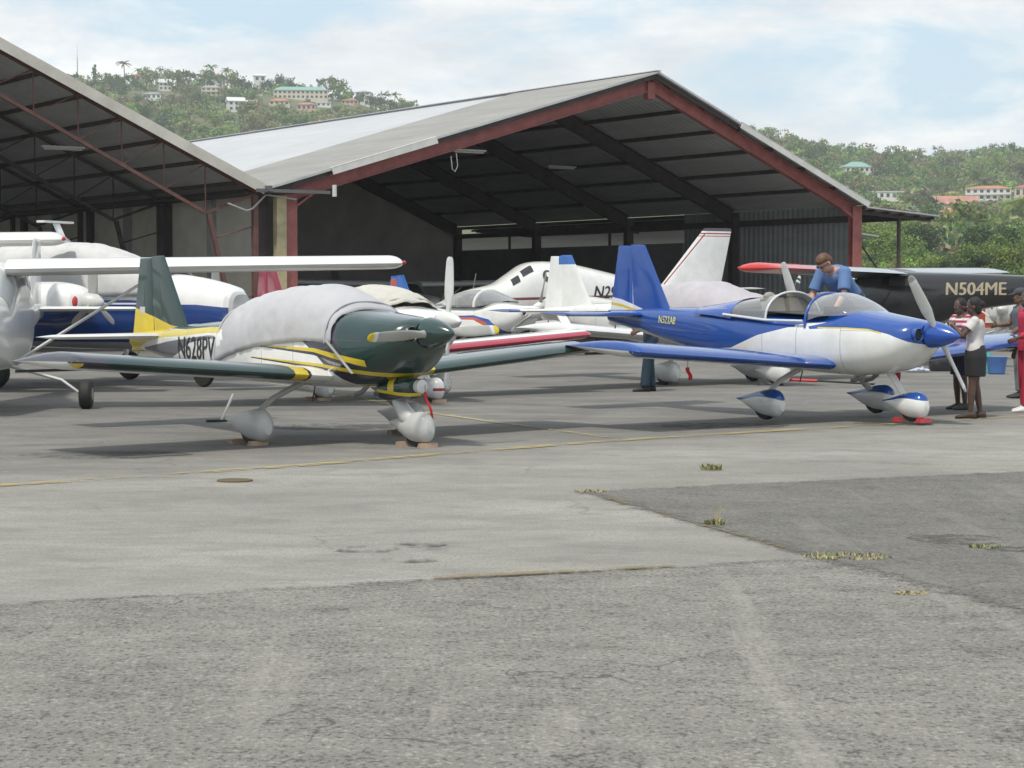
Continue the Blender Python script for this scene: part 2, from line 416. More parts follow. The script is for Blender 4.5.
def cockpit(mb, root):
    """dark tub top, seats, headrests and instrument panel under the glass"""
    g = mb(); g.box((-.35,0,1.373),(1.75,.92,.012)); g.build('cockpit_floor', DGREY, root)
    for s in (-1, 1):
        g = mb(); g.box((-.55, s*.23, 1.44), (.10,.36,.22), 0, Matrix.Rotation(-.25,3,'Y')); g.ell((-.62, s*.23, 1.57),(.05,.11,.06),10,6); g.build('seat', M('seat_cloth',(.30,.28,.25),.8,bmp=.2), root)
    g = mb(); g.box((.56,0,1.43),(.05,.9,.12)); g.build('instrument_panel', BLACKP, root)
def cover(name, label, plane, tp, st, mat, cat='cover', amp=.02, seed=0, group=None):
    """fitted cloth over a canopy, sagging and creased"""
    tp = math.tan(R(tp)); g = MB(); rings = arc_rings(st, 40, 60)
    def f(p):
        v = Vector(p); d = noise.noise(Vector((v.x*1.7+seed, v.y*1.5, v.z*1.7)))*amp - max(0, 1-6*abs(noise.noise(Vector((v.x*2.6+v.z*1.7+seed, v.y*1.3, v.z*1.2-v.x*.8)))))*amp*.7 - max(0, 1-9*abs(noise.noise(Vector((v.x*3.4-v.z*2.6+seed+5, v.y*2.0, v.z*1.9+v.x)))))*amp*.6
        out = Vector((0, v.y, (v.z-1.2)*1.2)); out = out.normalized() if out.length > 1e-4 else Vector((0,0,1))
        v += out*d; return (v.x, v.y, v.z+v.x*tp)
    g.fn = f
    hem = [[(p[0]*.995, p[1]*.985, p[2]-.0) for p in r] for r in rings]
    g.loft(rings, 0, False, False); o = g.build(name, mat); tag(o, label, cat, group)
    o.location = plane.location; o.rotation_euler = plane.rotation_euler
    s = o.modifiers.new('t', 'SOLIDIFY'); s.thickness = .008; s.offset = 1
    g = MB(); g.fn = lambda p: (p[0], p[1], p[2]+p[0]*tp)
    a = rings[-3]; b = rings[3]
    for r_ in (a, b):
        g = MB(); g.fn = lambda p: (p[0], p[1], p[2]+p[0]*tp); q = [Vector(x) for x in r_]; c = Vector((q[0].x, 0, 1.2)); g.tube([x+(x-c).normalized()*.010 for x in q], .012, 6); g.build('hem_cord', mat, o)
    return o
def registration(text, size, parent, st, side, x, z, mat, pitch=0, xs=.8, shear=0, bold=.004, dx=1):
    """lettering wrapped on the fuselage side"""
    tp = math.tan(R(pitch))
    def fn(a, b):
        px = x+dx*a; pz = z+b; return (px, side*(side_y(st, px, pz)+.004), pz+px*tp)
    return textmesh(text, size, fn, mat, 'registration', parent, bold, shear, xs)

HWF0 = [(2.35,1.45,.95,.22,2.2),(2.25,1.53,.82,.42,2.4),(1.8,1.62,.66,.50,2.7),(1.2,1.66,.58,.56,3),(.85,1.68,.56,.58,3.2),(.3,2.08,.55,.60,3.6),(-.6,2.14,.55,.60,3.8),(-1.5,1.98,.62,.52,3.2),(-2.6,1.70,.85,.32,2.6),(-4.2,1.5,1.15,.16,2.2),(-5.3,1.45,1.25,.05,2)]
def high_wing_plane(name, label, loc, rz, P, group=None):
    root = thing(name, label, 'airplane', loc, rz, group); pm = P['paint']; HWF = P.get('st', HWF0); gy = P.get('gy', 1.2); wz = P.get('wz', 2.02); half = P.get('half', 5.5); sides = (-1, 1)
    f = MB(); f.loft(body_rings(HWF), 0); fus = f.build('fuselage', pm, root)
    g = MB(); g.lathe([(2.34,.17),(2.38,.175),(2.5,.15),(2.62,.07),(2.66,.005)], 22, 'x', (0,0,1.2)); g.build('spinner', P.get('spin', pm), root)
    for s in sides:
        g = MB(); g.lathe([(2.255,.085),(2.30,.09),(2.30,.07)], 16, 'x', (0, s*.25, 1.22), 0); g.ell((2.285, s*.25, 1.22),(.03,.10,.075),14,6,0); g.build('air_inlet', BLACK, fus)
    a0 = R(P.get('prop', 0))
    for k in range(2):
        a = a0+k*PI; ax = Vector((0, math.sin(a), math.cos(a))); tn = Vector((0, math.cos(a), -math.sin(a))); X = Vector((1,0,0)); b = MB(); rings = []; rows = [(.1,.06,.05,55),(.3,.15,.03,42),(.55,.16,.02,30),(.76,.13,.014,24),(.761,.13,.014,24),(.82,.12,.013,22),(.821,.12,.013,22),(.88,.11,.012,21),(.881,.11,.012,21),(.95,.06,.01,20)]
        for r_, ch, th, tw in rows:
            t = R(tw); d1 = tn*math.cos(t)+X*math.sin(t); d2 = -tn*math.sin(t)+X*math.cos(t)
            rings.append([Vector((2.44,0,1.2))+ax*r_+d1*ch/2*math.cos(2*PI*q/12)+d2*th*math.sin(2*PI*q/12) for q in range(12)])
        for i in range(len(rings)-1): b.loft(rings[i:i+2], 1 if i in (4,5) else (2 if i in (6,7) else (1 if i == 8 else 0)), cap=(i == len(rings)-2))
        b.build('propeller_blade', P.get('blade', [PROPG, WHITE, PROPG]), root)
    # windscreen and cabin glass set a little proud of the shell
    rg = body_rings(HWF, 40, 120)
    def band(x0, x1, k0, k1, push):
        rows = [r for r in rg if x0 <= r[0][0] <= x1]; out = []
        for r in rows:
            row = []
            for k in range(k0, k1+1):
                p = Vector(r[k % 40]); c = Vector((p.x, 0, 1.35)); row.append(p+(p-c).normalized()*push)
            out.append(row)
        return out
    g = MB(); g.loft(band(.32,.84,2,18,.008), 0, False, False); g.build('windscreen', P.get('glass', DGLASS), root)
    for s in sides:
        k0, k1 = (2, 5) if s > 0 else (15, 18)
        for (xa, xb) in ((-.45,.25),(-1.25,-.55)):
            g = MB(); g.loft(band(xa, xb, k0, k1, .008), 0, False, False); g.build('side_window', P.get('glass', DGLASS), root)
        tm = P.get('tip'); w = MB()
        surface(w, (.55, s*.45, wz), (.42, s*half, wz+.09), 1.6, 1.25, .16, 'y', s, .22, .02, (0, 1), 10, 2); wg = w.build('wing', P['wing'], root)
        if tm and s > 0:
            w = MB(); surface(w, (.448, s*(half-1.4), wz+.065), (.43, s*(half+.03), wz+.092), 1.37, 1.26, .17, 'y', s, .22, .02, (0,0), 10, 2); w.build('wing_tip', tm, wg)
        g = MB(); g.tube([(.15, s*.58, .72), (.05, s*2.6, wz-.02)], [(.06,.025),(.05,.022)], 10); g.build('wing_strut', P.get('strut', pm), root)
        g = MB(); g.ell((.35, s*(half+.01), wz+.10), (.05,.03,.03), 8, 6); g.build('wingtip_light', RED, wg)
        t = MB(); surface(t, (-4.3, s*.08, 1.42), (-4.5, s*1.7, 1.42), 1.05, .75, .09, 'y', s, .08, 0, (0,1), 8, 2); t.build('stabilizer', P['wing'], root)
        g = MB(); g.tube([(.02, s*.45, .62), (0, s*(gy-.35), .42), (0, s*(gy-.08), .22)], [(.07,.03),(.06,.022),(.045,.02)], 10); g.build('gear_leg', P.get('strut', pm), root)
        g = MB(); g.lathe([(-.09,.1),(-.085,.19),(-.05,.215),(.05,.215),(.085,.19),(.09,.1)], 26, 'y', (0, s*gy, .215)); wl = g.build('wheel', BLACK, root)
        g = MB(); g.lathe([(-.095,.02),(-.095,.09),(.095,.09),(.095,.02)], 16, 'y', (0, s*gy, .215)); g.build('hub', STEEL, wl)
    t = MB(); surface(t, (-3.9,0,1.5), (-4.65,0,2.6), 1.45, .75, .09, 'z', 1, .08, 0, (0,0), 8); t.build('fin', P.get('fin', pm), root)
    g = MB(); g.tube([(1.75,0,.68),(1.85,0,.22)], [.05,.04], 10); g.build('gear_leg', P.get('strut', pm), root)
    g = MB(); g.lathe([(-.07,.08),(-.065,.16),(0,.185),(.065,.16),(.07,.08)], 24, 'y', (1.86,0,.185)); g.build('wheel', BLACK, root)
    return root

TWF = [(4.2,1.28,1.1,.06,2),(4.0,1.42,.95,.22,2.2),(3.4,1.62,.78,.42,2.4),(2.6,1.80,.70,.56,2.5),(2.1,2.05,.68,.62,2.6),(1.5,2.42,.66,.67,2.7),(.6,2.52,.66,.69,2.7),(-.8,2.48,.70,.68,2.6),(-1.8,2.25,.82,.58,2.5),(-3,1.95,1.05,.38,2.3),(-4.4,1.72,1.3,.18,2.1),(-5.1,1.65,1.42,.06,2)]
def twin_plane(name, label, loc, rz, P, group=None):
    root = thing(name, label, 'airplane', loc, rz, group); pm = P['paint']; sides = (-1, 1); F = P.get('st', TWF); ez = P.get('ez', 0); es = P.get('es', 1)
    f = MB(); f.loft(body_rings(F, 44, 80), 0); fus = f.build('fuselage', pm, root)
    for s in sides:
        w = MB(); surface(w, (1.0, s*.5, .92+ez), (.7, s*5.6, 1.35+ez), 1.9, 1.15, .13, 'y', s, .2, .015, (0,1), 10, 2); w.build('wing', P['wing'], root)
        n = MB(); n.loft(body_rings([(2.15,1.30,1.02,.15,2),(2.05,1.38,.93,.3,2.2),(1.6,1.46,.84,.37,2.4),(.8,1.45,.84,.38,2.4),(-.3,1.3,.95,.25,2.2),(-1.2,1.18,1.08,.05,2)], 28, 30), 0)
        for v in n.v: pass
        NF = lambda p, s=s: (p[0], s*1.95+(p[1]-s*1.95)*es, 1.16+ez+(p[2]-1.16)*es); n.fn = lambda p, s=s: (p[0], p[1]*es+s*1.95, 1.16+ez+(p[2]-1.16)*es); nc = n.build('engine_nacelle', P.get('nac', pm), root)
        for q in sides:
            g = MB(); g.fn = NF; g.ell((2.07, s*1.95+q*.19, 1.17), (.05,.08,.09), 12, 6); g.build('inlet_plug', P.get('plug', BLACK), nc)
        g = MB(); g.fn = NF; g.lathe([(2.13,.15),(2.2,.155),(2.35,.12),(2.46,.05),(2.49,.004)], 20, 'x', (0, s*1.95, 1.16)); g.build('spinner', P.get('spin', pm), nc)
        for k in range(3):
            a = R(P.get('prop', 20))+k*2*PI/3; ax = Vector((0, math.sin(a), math.cos(a))); tn = Vector((0, math.cos(a), -math.sin(a))); X = Vector((1,0,0)); b = MB(); b.fn = NF; rings = []
            for r_, ch, th, tw in [(.08,.06,.05,60),(.25,.15,.035,48),(.5,.17,.02,34),(.8,.15,.014,25),(.95,.10,.01,22),(.98,.05,.008,22)]:
                t = R(tw); d1 = tn*math.cos(t)+X*math.sin(t); d2 = -tn*math.sin(t)+X*math.cos(t)
                rings.append([Vector((2.27,s*1.95,1.16))+ax*r_*P.get('prad', 1)+d1*ch/2*math.cos(2*PI*q/12)+d2*th*math.sin(2*PI*q/12) for q in range(12)])
            b.loft(rings); b.build('propeller_blade', PROPG, nc)
        t = MB(); surface(t, (-3.9, s*.1, 1.62), (-4.3, s*2.4, 1.66), 1.15, .75, .09, 'y', s, .1, 0, (0,1), 8, 2); t.build('stabilizer', P['wing'], root)
        g = MB(); g.tube([(.2, s*1.95,.9),(.25, s*1.95,.3)], .05, 10); g.build('gear_leg', STEEL, root)
        g = MB(); g.lathe([(-.09,.1),(-.085,.24),(0,.28),(.085,.24),(.09,.1)], 22, 'y', (.25, s*1.95+s*.08, .28)); g.build('wheel', BLACK, root)
    t = MB(); surface(t, (-3.0,0,1.75), (-4.55,0,3.45), 2.15, 1.0, .085, 'z', 1, .06, 0, (0,0), 8); fin = t.build('fin', P['fin'], root)
    g = MB(); g.tube([(3.1,0,.85),(3.2,0,.25)], .045, 10); g.build('gear_leg', STEEL, root)
    g = MB(); g.lathe([(-.07,.08),(-.065,.18),(0,.21),(.065,.18),(.07,.08)], 22, 'y', (3.25,0,.21)); g.build('wheel', BLACK, root)
    for x0, x1, k0, k1, nm in P.get('windows', []):
        rg = body_rings(F, 44, 200); rows = [r for r in rg if x0 <= r[0][0] <= x1]
        for s in sides:
            g = MB(); out = []
            for r in rows:
                row = []
                for k in range(k0, k1+1):
                    p = Vector(r[k]); p.y *= s; c = Vector((p.x, 0, 1.6)); row.append(p+(p-c).normalized()*.01)
                out.append(row)
            g.loft(out, 0, False, False); g.build(nm, DGLASS, root)
    for x, z, rad in P.get('ports', []):
        for s in sides:
            g = MB(); ring = [(x+rad*math.cos(2*PI*k/20), s*(side_y(F, x+rad*math.cos(2*PI*k/20), z+rad*math.sin(2*PI*k/20))+.01), z+rad*math.sin(2*PI*k/20)) for k in range(20)]
            g.add(ring, [tuple(range(20))]); g.build('round_window', M('port_glass', (.05,.06,.05), .15, coat=.5), root)
    return root
def head(th): return R(th)-PI/2          # heading measured from the camera's side towards the right
# ---------------------------------------------------------------- the fleet
W_ = (.74,.74,.72); Y_ = (.62,.47,.02); G_ = (.006,.033,.029); B_ = (.004,.062,.31); D_ = (.035,.033,.05); GR = (.25,.25,.27)
UNDER = M('wing_underside_white', (.62,.62,.60), .4, coat=.2, var=.03)
# 1 green, yellow and white plane under a cloth cover
gtop = [(-2.0,1.40),(-2.6,1.33),(-3.0,1.31),(-4.2,1.31)]
l1 = [(-.58,1.08),(.53,1.02),(1.34,.87),(2,.8)]; l2 = [(-.64,.94),(.63,.86),(1.68,.73),(2,.7)]
up = lambda l, a, b: [(x, z+a+(b-a)*max(0, min(1, (x+.6)/2))) for x, z in l]
gl = livery('green_yellow_scheme', W_, [
    (D_, dict(lo=[(.0,1.6),(.29,1.15),(.53,1.02),(.78,.83),(1.04,.63),(1.1,.3)])),
    (G_, dict(lo=[(.80,1.7),(.86,1.36),(.95,1.08),(1.14,.66),(1.3,.4)])),
    (GR, dict(lo=[(.42,1.06),(.8,.90),(1.0,.86)], hi=[(.42,1.06),(.62,1.0),(1.0,.92)], x=(.45,.98))),
    (Y_, dict(lo=[(.35,1.14),(.55,1.08),(1,1.08)], hi=[(.3,1.17),(.6,1.15),(1,1.0)], x=(.82,1.02))),
    (D_, dict(lo=up(l1,-.012,-.05), hi=up(l1,0,.04), x=(-.6,1.3))), (Y_, dict(lo=up(l1,0,0), hi=up(l1,.003,.075), x=(-.58,1.34))),
    (D_, dict(lo=up(l2,-.012,-.04), hi=up(l2,0,.04), x=(-.66,1.6))), (Y_, dict(lo=up(l2,0,0), hi=up(l2,.003,.055), x=(-.64,1.72))),
    (Y_, dict(lo=[(1.0,.655),(1.4,.64),(1.9,.75)], hi=[(1.0,.67),(1.4,.675),(1.9,.80)], x=(1.0,1.9))),
    ((.12,.12,.14), dict(lo=[(-3.6,.80),(-2.9,.84),(-2.5,.95),(-2.2,1.07),(-1.7,1.13)], hi=[(-3.6,.98),(-2.9,1.07),(-2.2,1.13),(-1.7,1.17)], x=(-3.6,-1.5))),
    (G_, dict(lo=[(-4.1,1.30),(-3.2,1.24),(-2.4,1.23),(-1.7,1.27)], x=(-4.2,-1.4))),
    (Y_, dict(lo=[(-4.1,.9),(-3.3,1.10),(-2.9,1.13),(-2.4,1.15),(-1.7,1.20)], hi=[(-4.1,1.3),(-3.2,1.26),(-2.9,1.22),(-2.4,1.23),(-1.7,1.27)], x=(-4.2,-1.4)))], seams=(.9,.15,-.45,-1.6,-2.3,-3.0), zseam=1.16)
gfin = livery('green_fin_scheme', G_, [(Y_, dict(hi=[(-4.2,1.55),(-3.5,1.37),(-3.1,1.27),(-2.6,1.22)])), ((.5,.5,.5), dict(lo=1.42, hi=1.5, x=(-3.85,-3.72)))])
gwing = livery('green_wing_scheme', G_, [(Y_, dict(y=(.80,1.0))), (D_, dict(y=(.78,.82))), (W_, dict(y=(0,.78))), (D_, dict(y=(3.30,5))), (Y_, dict(y=(3.575,5), hi=.968))])
greenp = sport_plane('light_airplane', 'green, yellow and white airplane lettered N628PV, its canopy under a pale cloth', (-2.15,22.9,0), head(43),
    dict(fus=gl, spin=GREEN, wing=[gwing, UNDER], stab=[WHITE, UNDER], fin=gfin, pant=GREYW, leg=GREYW, pitch=.9, nose=.90, prop=88, scoop=livery('scoop_scheme', G_, [(D_, dict(hi=.56)), (Y_, dict(lo=[(1,.6),(1.7,.54)], hi=[(1,.63),(1.7,.58)])), (Y_, dict(x=(1.34,1.44), lo=.6))]), fork=True, blade=[PROPG, WHITE, YEL], half=3.66))
registration('N628PV', .39, greenp, RVF, -1, -2.56, .91, M('letter_black', (.02,.02,.025), .4), .9, .82, 0, .012)
CLOTH = M('pale_cloth', (.43,.43,.45), .9, var=.06, vs=2, bmp=.25, bs=14)
gcov = cover('canopy_cover', 'pale grey cloth stretched over the canopy of the green and yellow airplane', greenp, .9,
    [(.84,1.10,1.475,.572,2.8),(.70,1.12,1.60,.578,2.3),(.35,1.13,1.735,.585,2.1),(-.1,1.11,1.765,.585,2.1),(-.71,1.04,1.72,.575,2.1),(-1.2,.94,1.62,.55,2.2),(-1.50,.86,1.50,.50,2.4),(-1.58,.86,1.42,.48,2.6)], CLOTH, amp=.02)
for s in (-1, 1): g = MB(); g.bar((.80,s*.60,1.16),(1.22,s*.56,.80),.035,.008); g.build('strap', M('strap_grey', (.35,.34,.33), .8), gcov, False)
# 2 blue and white plane with open canopy
lo = [(-2.9,.9),(-2.3,.85),(-1.05,.90),(-.54,1.08),(-.01,1.19),(.33,1.21),(.36,1.17),(.97,1.20),(1.3,1.185),(1.6,1.12),(1.8,1.04),(1.96,.97)]
bl = livery('blue_white_scheme', W_, [(B_, dict(lo=lo)), (W_, dict(lo=[(-.1,1.18),(.3,1.2),(.62,1.26)], hi=[(-.1,1.20),(.3,1.245),(.62,1.262)], x=(.1,.62))),
    (Y_, dict(lo=[(.6,1.183),(.97,1.183),(1.3,1.168),(1.6,1.10)], hi=[(.6,1.20),(.97,1.20),(1.3,1.185),(1.6,1.115)], x=(.5,1.5))),
    ((.40,.40,.41), dict(lo=[(-4.1,.9),(-3.2,1.0),(-2.5,.86)], hi=[(-4.1,1.1),(-3.2,1.14),(-2.4,.92)], x=(-4.2,-2.2)))], seams=(.9,.15,-.45,-1.6,-2.3,-3.0), zseam=1.16)
bfin = livery('blue_fin_scheme', B_, [(W_, dict(hi=[(-4.2,1.62),(-3.75,1.55),(-2.7,1.22),(-2.5,1.2)])), (Y_, dict(lo=[(-4.2,1.50),(-3.75,1.44),(-2.7,1.2)], hi=[(-4.2,1.54),(-3.75,1.48),(-2.7,1.215)])), ((.42,.42,.43), dict(lo=[(-4.2,1.32),(-3.75,1.27),(-3.2,1.18)], hi=[(-4.2,1.40),(-3.75,1.34),(-3.2,1.2)]))])
BW = livery('blue_fairing_scheme', W_, [(B_, dict(lo=[(-.6,.23),(-.3,.245),(.1,.30),(.35,.29),(.45,.25),(.6,.22),(.95,.22),(1.2,.25),(1.6,.30),(1.8,.285),(2,.25)], smooth=True))])
BWING = livery('blue_wing_scheme', B_, [], dirt=.12)
bluep = sport_plane('light_airplane', 'glossy blue and white airplane lettered N522AB, its canopy slid open', (4.05,26.7,.035), head(40),
    dict(fus=bl, spin=BLUE, wing=[BWING, UNDER], fin=bfin, pant=BW, leg=WHITE, pitch=-2.5, nose=.98, prop=-38, canopy='slid', skirt=livery('skirt_blue', (.03,.09,.38), [], rough=.2), half=3.95, blade=[M('pale_blade',(.56,.56,.54),.35), WHITE, STEEL]))
registration('N522AB', .15, bluep, RVF, -1, -2.72, 1.10, M('letter_gold', (.62,.58,.25), .4), -2.5, .8, 0, .006)
# 3 white high-wing plane at the left edge
WW = dict(paint=M('cream_white_paint', (.62,.62,.60), .28, coat=.5, var=.04), wing=[WHITE, UNDER], glass=glassmat('tinted_glass', (.75,.78,.8), .25), half=6.1, prop=12, gy=1.5)
cess = high_wing_plane('high_wing_airplane', 'white high-wing airplane at the left edge facing the camera, behind the green wingtip', (-7.68,28.9,0), head(4), WW)
# 4 another high-wing plane, mostly outside the picture
c2 = copy_tree(cess); c2['label'] = 'white wing with a red tip light above the nearer high-wing airplane'; c2.location = (-15.4,34.6,0); c2.scale = (1.24,)*3; c2.rotation_euler.z = head(6)
# 5 white plane with covered cabin behind the green one
wl = livery('white_red_dart_scheme', W_, [((.2,.02,.03), dict(lo=[(.9,1.12),(1.75,1.235)], hi=[(.9,1.135),(1.75,1.25),(1.8,1.25)], x=(.9,1.75))), ((.3,.3,.3), dict(lo=[(.9,1.02),(1.5,1.05)], hi=[(.9,1.03),(1.5,1.06)], x=(.9,1.5)))])
wred = livery('red_edge_scheme', W_, [((.38,.02,.05), dict(x=(.655,2)))])
wpant = livery('t_mark_fairing', W_, [((.02,.02,.02), dict(lo=[(-.7,.20),(.5,.27)], hi=[(-.7,.22),(.5,.29)], x=(-.6,.4))), ((.3,.02,.04), dict(x=(1.80,1.95), lo=.18, hi=.225))])
whitep = sport_plane('light_airplane', 'white airplane with red wing edges and a cloth over its cabin, behind the green airplane', (-2.18,32.1,0), head(36),
    dict(fus=wl, spin=WHITE, wing=[wred, UNDER], stab=[WHITE, UNDER], fin=M('maroon_paint', (.25,.02,.05), .3, coat=.4), pant=wpant, pitch=1, prop=2, prad=1.07, blade=[M('white_blade',(.68,.68,.66),.35), WHITE, WHITE]))
t = MB(); t.bar((.2,3.80,.99),(-.5,4.1,1.33),.16,.03); t.build('winglet', WHITE, whitep)
wcov = cover('canopy_cover', 'cream cloth over the cabin of the white airplane with red wing edges', whitep, 1,
    [(1.05,1.30,1.52,.50,2.8),(.8,1.2,1.66,.59,2.6),(.2,1.16,1.80,.60,2.6),(-.7,1.1,1.74,.585,2.6),(-1.6,1.05,1.45,.5,2.8)], M('cream_cloth', (.50,.485,.44), .9, bmp=.3, bs=12), amp=.045, seed=4)
# 6 white plane with blue and orange swoosh
el = livery('swoosh_scheme', W_, [((.02,.09,.4), dict(lo=[(-.4,.6),(1.0,.6),(2,.6)], hi=[(-.4,1.10),(.3,1.12),(.9,1.02),(1.4,.65)])), ((.5,.09,.03), dict(lo=.6, hi=[(-.4,1.06),(.3,1.07),(.75,.96),(1.05,.65)])), (W_, dict(lo=.4, hi=[(-.4,1.0),(.3,1.0),(.7,.85),(.8,.65)]))])
efin = livery('blue_red_fin_scheme', (.02,.12,.45), [((.5,.06,.03), dict(lo=[(-4,1.75),(-3.4,1.8)], hi=[(-4,2.1),(-3.4,2.1)], x=(-3.85,-3.6)))])
strip = sport_plane('light_airplane', 'white airplane with a blue fin and a blue and orange swoosh on its side', (-.80,53,0), head(42),
    dict(fus=el, spin=WHITE, wing=[WHITE, UNDER], fin=efin, pant=WHITE, canopy='closed', prop=60))
# 7 white plane with blue tips, cabin covered, behind the blue one
tipb = livery('blue_tip_scheme', W_, [((.02,.12,.42), dict(lo=2.06, x=(-3.62,-3.0))), ((.02,.12,.42), dict(lo=[(-4,2.18),(-3,2.05)], x=(-3.62,-3.0)))])
stb = livery('blue_stab_tip_scheme', W_, [((.02,.10,.40), dict(y=(1.25,2)))])
gp = sport_plane('light_airplane', 'plain white airplane with blue tail tips, its cabin under a lilac cloth', (3.62,37.6,0), head(42),
    dict(fus=livery('plain_white_scheme', W_, [], seams=(.9,.15,-.45,-1.6,-2.3,-3.0), zseam=1.16), spin=WHITE, wing=[WHITE, UNDER], stab=[stb, UNDER], fin=tipb, pant=WHITE, prop=-25, pitch=-.5, blade=[M('white_blade',(.68,.68,.66),.35), WHITE, WHITE]))
gp.scale = (1.1,)*3
lil = cover('canopy_cover', 'lilac cloth over the cabin of the plain white airplane behind the blue one', gp, -.5,
    [(1.5,1.15,1.45,.48,2.8),(.9,1.1,1.56,.58,2.4),(.3,1.10,1.73,.60,2.3),(-.6,1.1,1.70,.59,2.3),(-1.3,1.05,1.56,.54,2.4),(-1.8,1.0,1.42,.47,2.8)], M('lilac_cloth', (.42,.40,.43), .9, bmp=.25, bs=14), amp=.02, seed=9); lil.scale = gp.scale
# 8 twin by the hangar mouth
NST = [(4.2,1.28,1.1,.06,2),(4.0,1.42,.95,.22,2.2),(3.4,1.62,.78,.42,2.4),(2.6,1.80,.70,.56,2.5),(2.1,2.08,.68,.62,2.6),(1.6,2.36,.66,.67,2.7),(1.0,2.42,.66,.69,2.7),(.2,2.36,.68,.69,2.7),(-.8,2.18,.72,.66,2.6),(-1.8,1.98,.85,.54,2.5),(-3,1.80,1.05,.36,2.3),(-4.4,1.68,1.3,.18,2.1),(-5.1,1.65,1.42,.06,2)]
nf = livery('red_stripe_fin_scheme', W_, [((.03,.03,.04), dict(lo=3.36)), ((.35,.03,.04), dict(lo=3.27, hi=3.31)), ((.35,.03,.04), dict(lo=3.2, hi=3.225)), ((.3,.03,.04), dict(lo=[(-4.6,3.3),(-3,1.67)], x=(-4.55,-2.9), hi=[(-4.6,3.36),(-3,1.715)]))])
nfus = livery('red_line_scheme', W_, [((.2,.03,.04), dict(lo=[(-5,1.5),(4,1.28)], hi=[(-5,1.56),(4,1.36)])), ((.3,.03,.04), dict(lo=[(-5,1.66),(-2,2.17)], hi=[(-5,1.69),(-2,2.2)], x=(-5,-2)))])
n29 = twin_plane('twin_airplane', 'white twin-engine airplane lettered N29 with a tall swept fin at the hangar mouth', (1.95,63.8,0), PI+R(30),
    dict(paint=nfus, wing=[WHITE, UNDER], fin=nf, windows=[(1.62,1.98,5,8,'cockpit_window'),(2.02,2.3,4,7,'cockpit_window')], ports=[(1.22,2.0,.17)], nac=WHITE, st=NST))
n29.scale = (1.12,)*3
registration('N29', .50, n29, NST, 1, -.22, 1.38, M('letter_black', (.02,.02,.025), .4), 0, .9, .25, .022, -1)
# 9 big blue and white twin on the left, partly wrapped
hl = livery('blue_belly_scheme', W_, [((.012,.05,.22), dict(hi=[(-5,1.62),(1,1.62),(3.2,1.50),(4.3,1.4)])), (W_, dict(lo=1.48, hi=1.51)), (W_, dict(lo=1.56, hi=1.575)), ((.35,.36,.36), dict(hi=.80)), ((.45,.46,.46), dict(x=(4.0,4.4)))])
HST = [(4.05,1.66,1.0,.30,3),(4.02,1.75,.92,.42,2.8),(3.4,1.93,.80,.52,2.6),(2.6,2.05,.72,.60,2.5),(2.1,2.12,.68,.64,2.6),(1.5,2.36,.66,.67,2.7),(.6,2.46,.66,.69,2.7),(-.8,2.44,.70,.68,2.6),(-1.8,2.25,.82,.58,2.5),(-3,1.95,1.05,.38,2.3),(-4.4,1.72,1.3,.18,2.1),(-5.1,1.65,1.42,.06,2)]
ht = twin_plane('twin_airplane', 'large twin-engine airplane with navy blue belly, wrapped in a white cover', (-8.5,37.2,0), head(66),
    dict(paint=hl, wing=[WHITE, UNDER], fin=WHITE, st=HST, plug=RED, ez=.36, es=1.2, nac=livery('nacelle_scheme', W_, [((.012,.05,.22), dict(hi=1.44))]), prad=.60, prop=0, spin=GREYW))
tc = cover('cabin_cover', 'white wrap over the whole cabin top of the navy blue twin', ht, 0,
    [(2.75,1.66,2.09,.60,2.6),(2.1,1.63,2.24,.67,2.6),(1.3,1.62,2.52,.70,2.6),(.3,1.62,2.62,.72,2.6),(-1.0,1.62,2.56,.70,2.6),(-2.2,1.60,2.24,.54,2.6),(-3.3,1.5,1.96,.38,2.4)], M('white_wrap', (.52,.52,.515), .8, bmp=.15, bs=10), amp=.02, seed=3)
g = MB(); g.bar((.25,0,2.58),(.05,0,2.98),.14,.05); g.bar((.12,0,3.0),(-.05,-.0,3.0),.9,.04); g.build('tee_antenna', WHITE, ht)
# 10 black plane N504ME
BST = [(2.35,1.45,.95,.22,2.2),(2.25,1.53,.82,.42,2.4),(1.8,1.62,.66,.50,2.7),(1.2,1.66,.58,.56,3),(.85,1.68,.56,.58,3.2),(.3,2.05,.55,.60,3.6),(-.6,2.12,.60,.60,3.8),(-1.5,2.10,.85,.50,3.4),(-2.6,2.06,1.22,.36,3.2),(-4.2,1.99,1.42,.22,3),(-5.3,1.95,1.55,.06,2)]
BLK = M('gloss_black_paint', (.013,.013,.015), .22, coat=.7)
blk = high_wing_plane('high_wing_airplane', 'black high-wing airplane lettered N504ME with red wingtips', (8.7,47.6,.08), PI-R(40),
    dict(paint=BLK, wing=[M('silver_grey_paint',(.32,.33,.35),.3,coat=.5), BLACKP], tip=M('wingtip_red',(.55,.03,.03),.3,coat=.5), fin=BLK, strut=M('strut_grey', (.16,.16,.165), .4), glass=M('smoked_window',(.05,.053,.055),.12,coat=.6), blade=[BLACKP, WHITE, BLACKP], prop=-28, half=5.4, wz=2.06, st=BST))
registration('N504ME', .41, blk, BST, 1, -1.98, 1.57, M('letter_tan', (.42,.36,.25), .5), 0, 1.0, 0, .022, -1)
# 11 white high-wing plane at the far right, 12 a dark one inside the hangar
c3 = copy_tree(cess); c3['label'] = 'white high-wing airplane behind the black N504ME tail at the right'; c3.location = (15.3,60,.05); c3.rotation_euler.z = head(-28)
drk = high_wing_plane('high_wing_airplane', 'high-wing airplane with a white wing in the dark of the right hangar', (-4.0,74,.0), head(35), dict(paint=GREYW, wing=[WHITE, UNDER], half=5.5, prop=30))
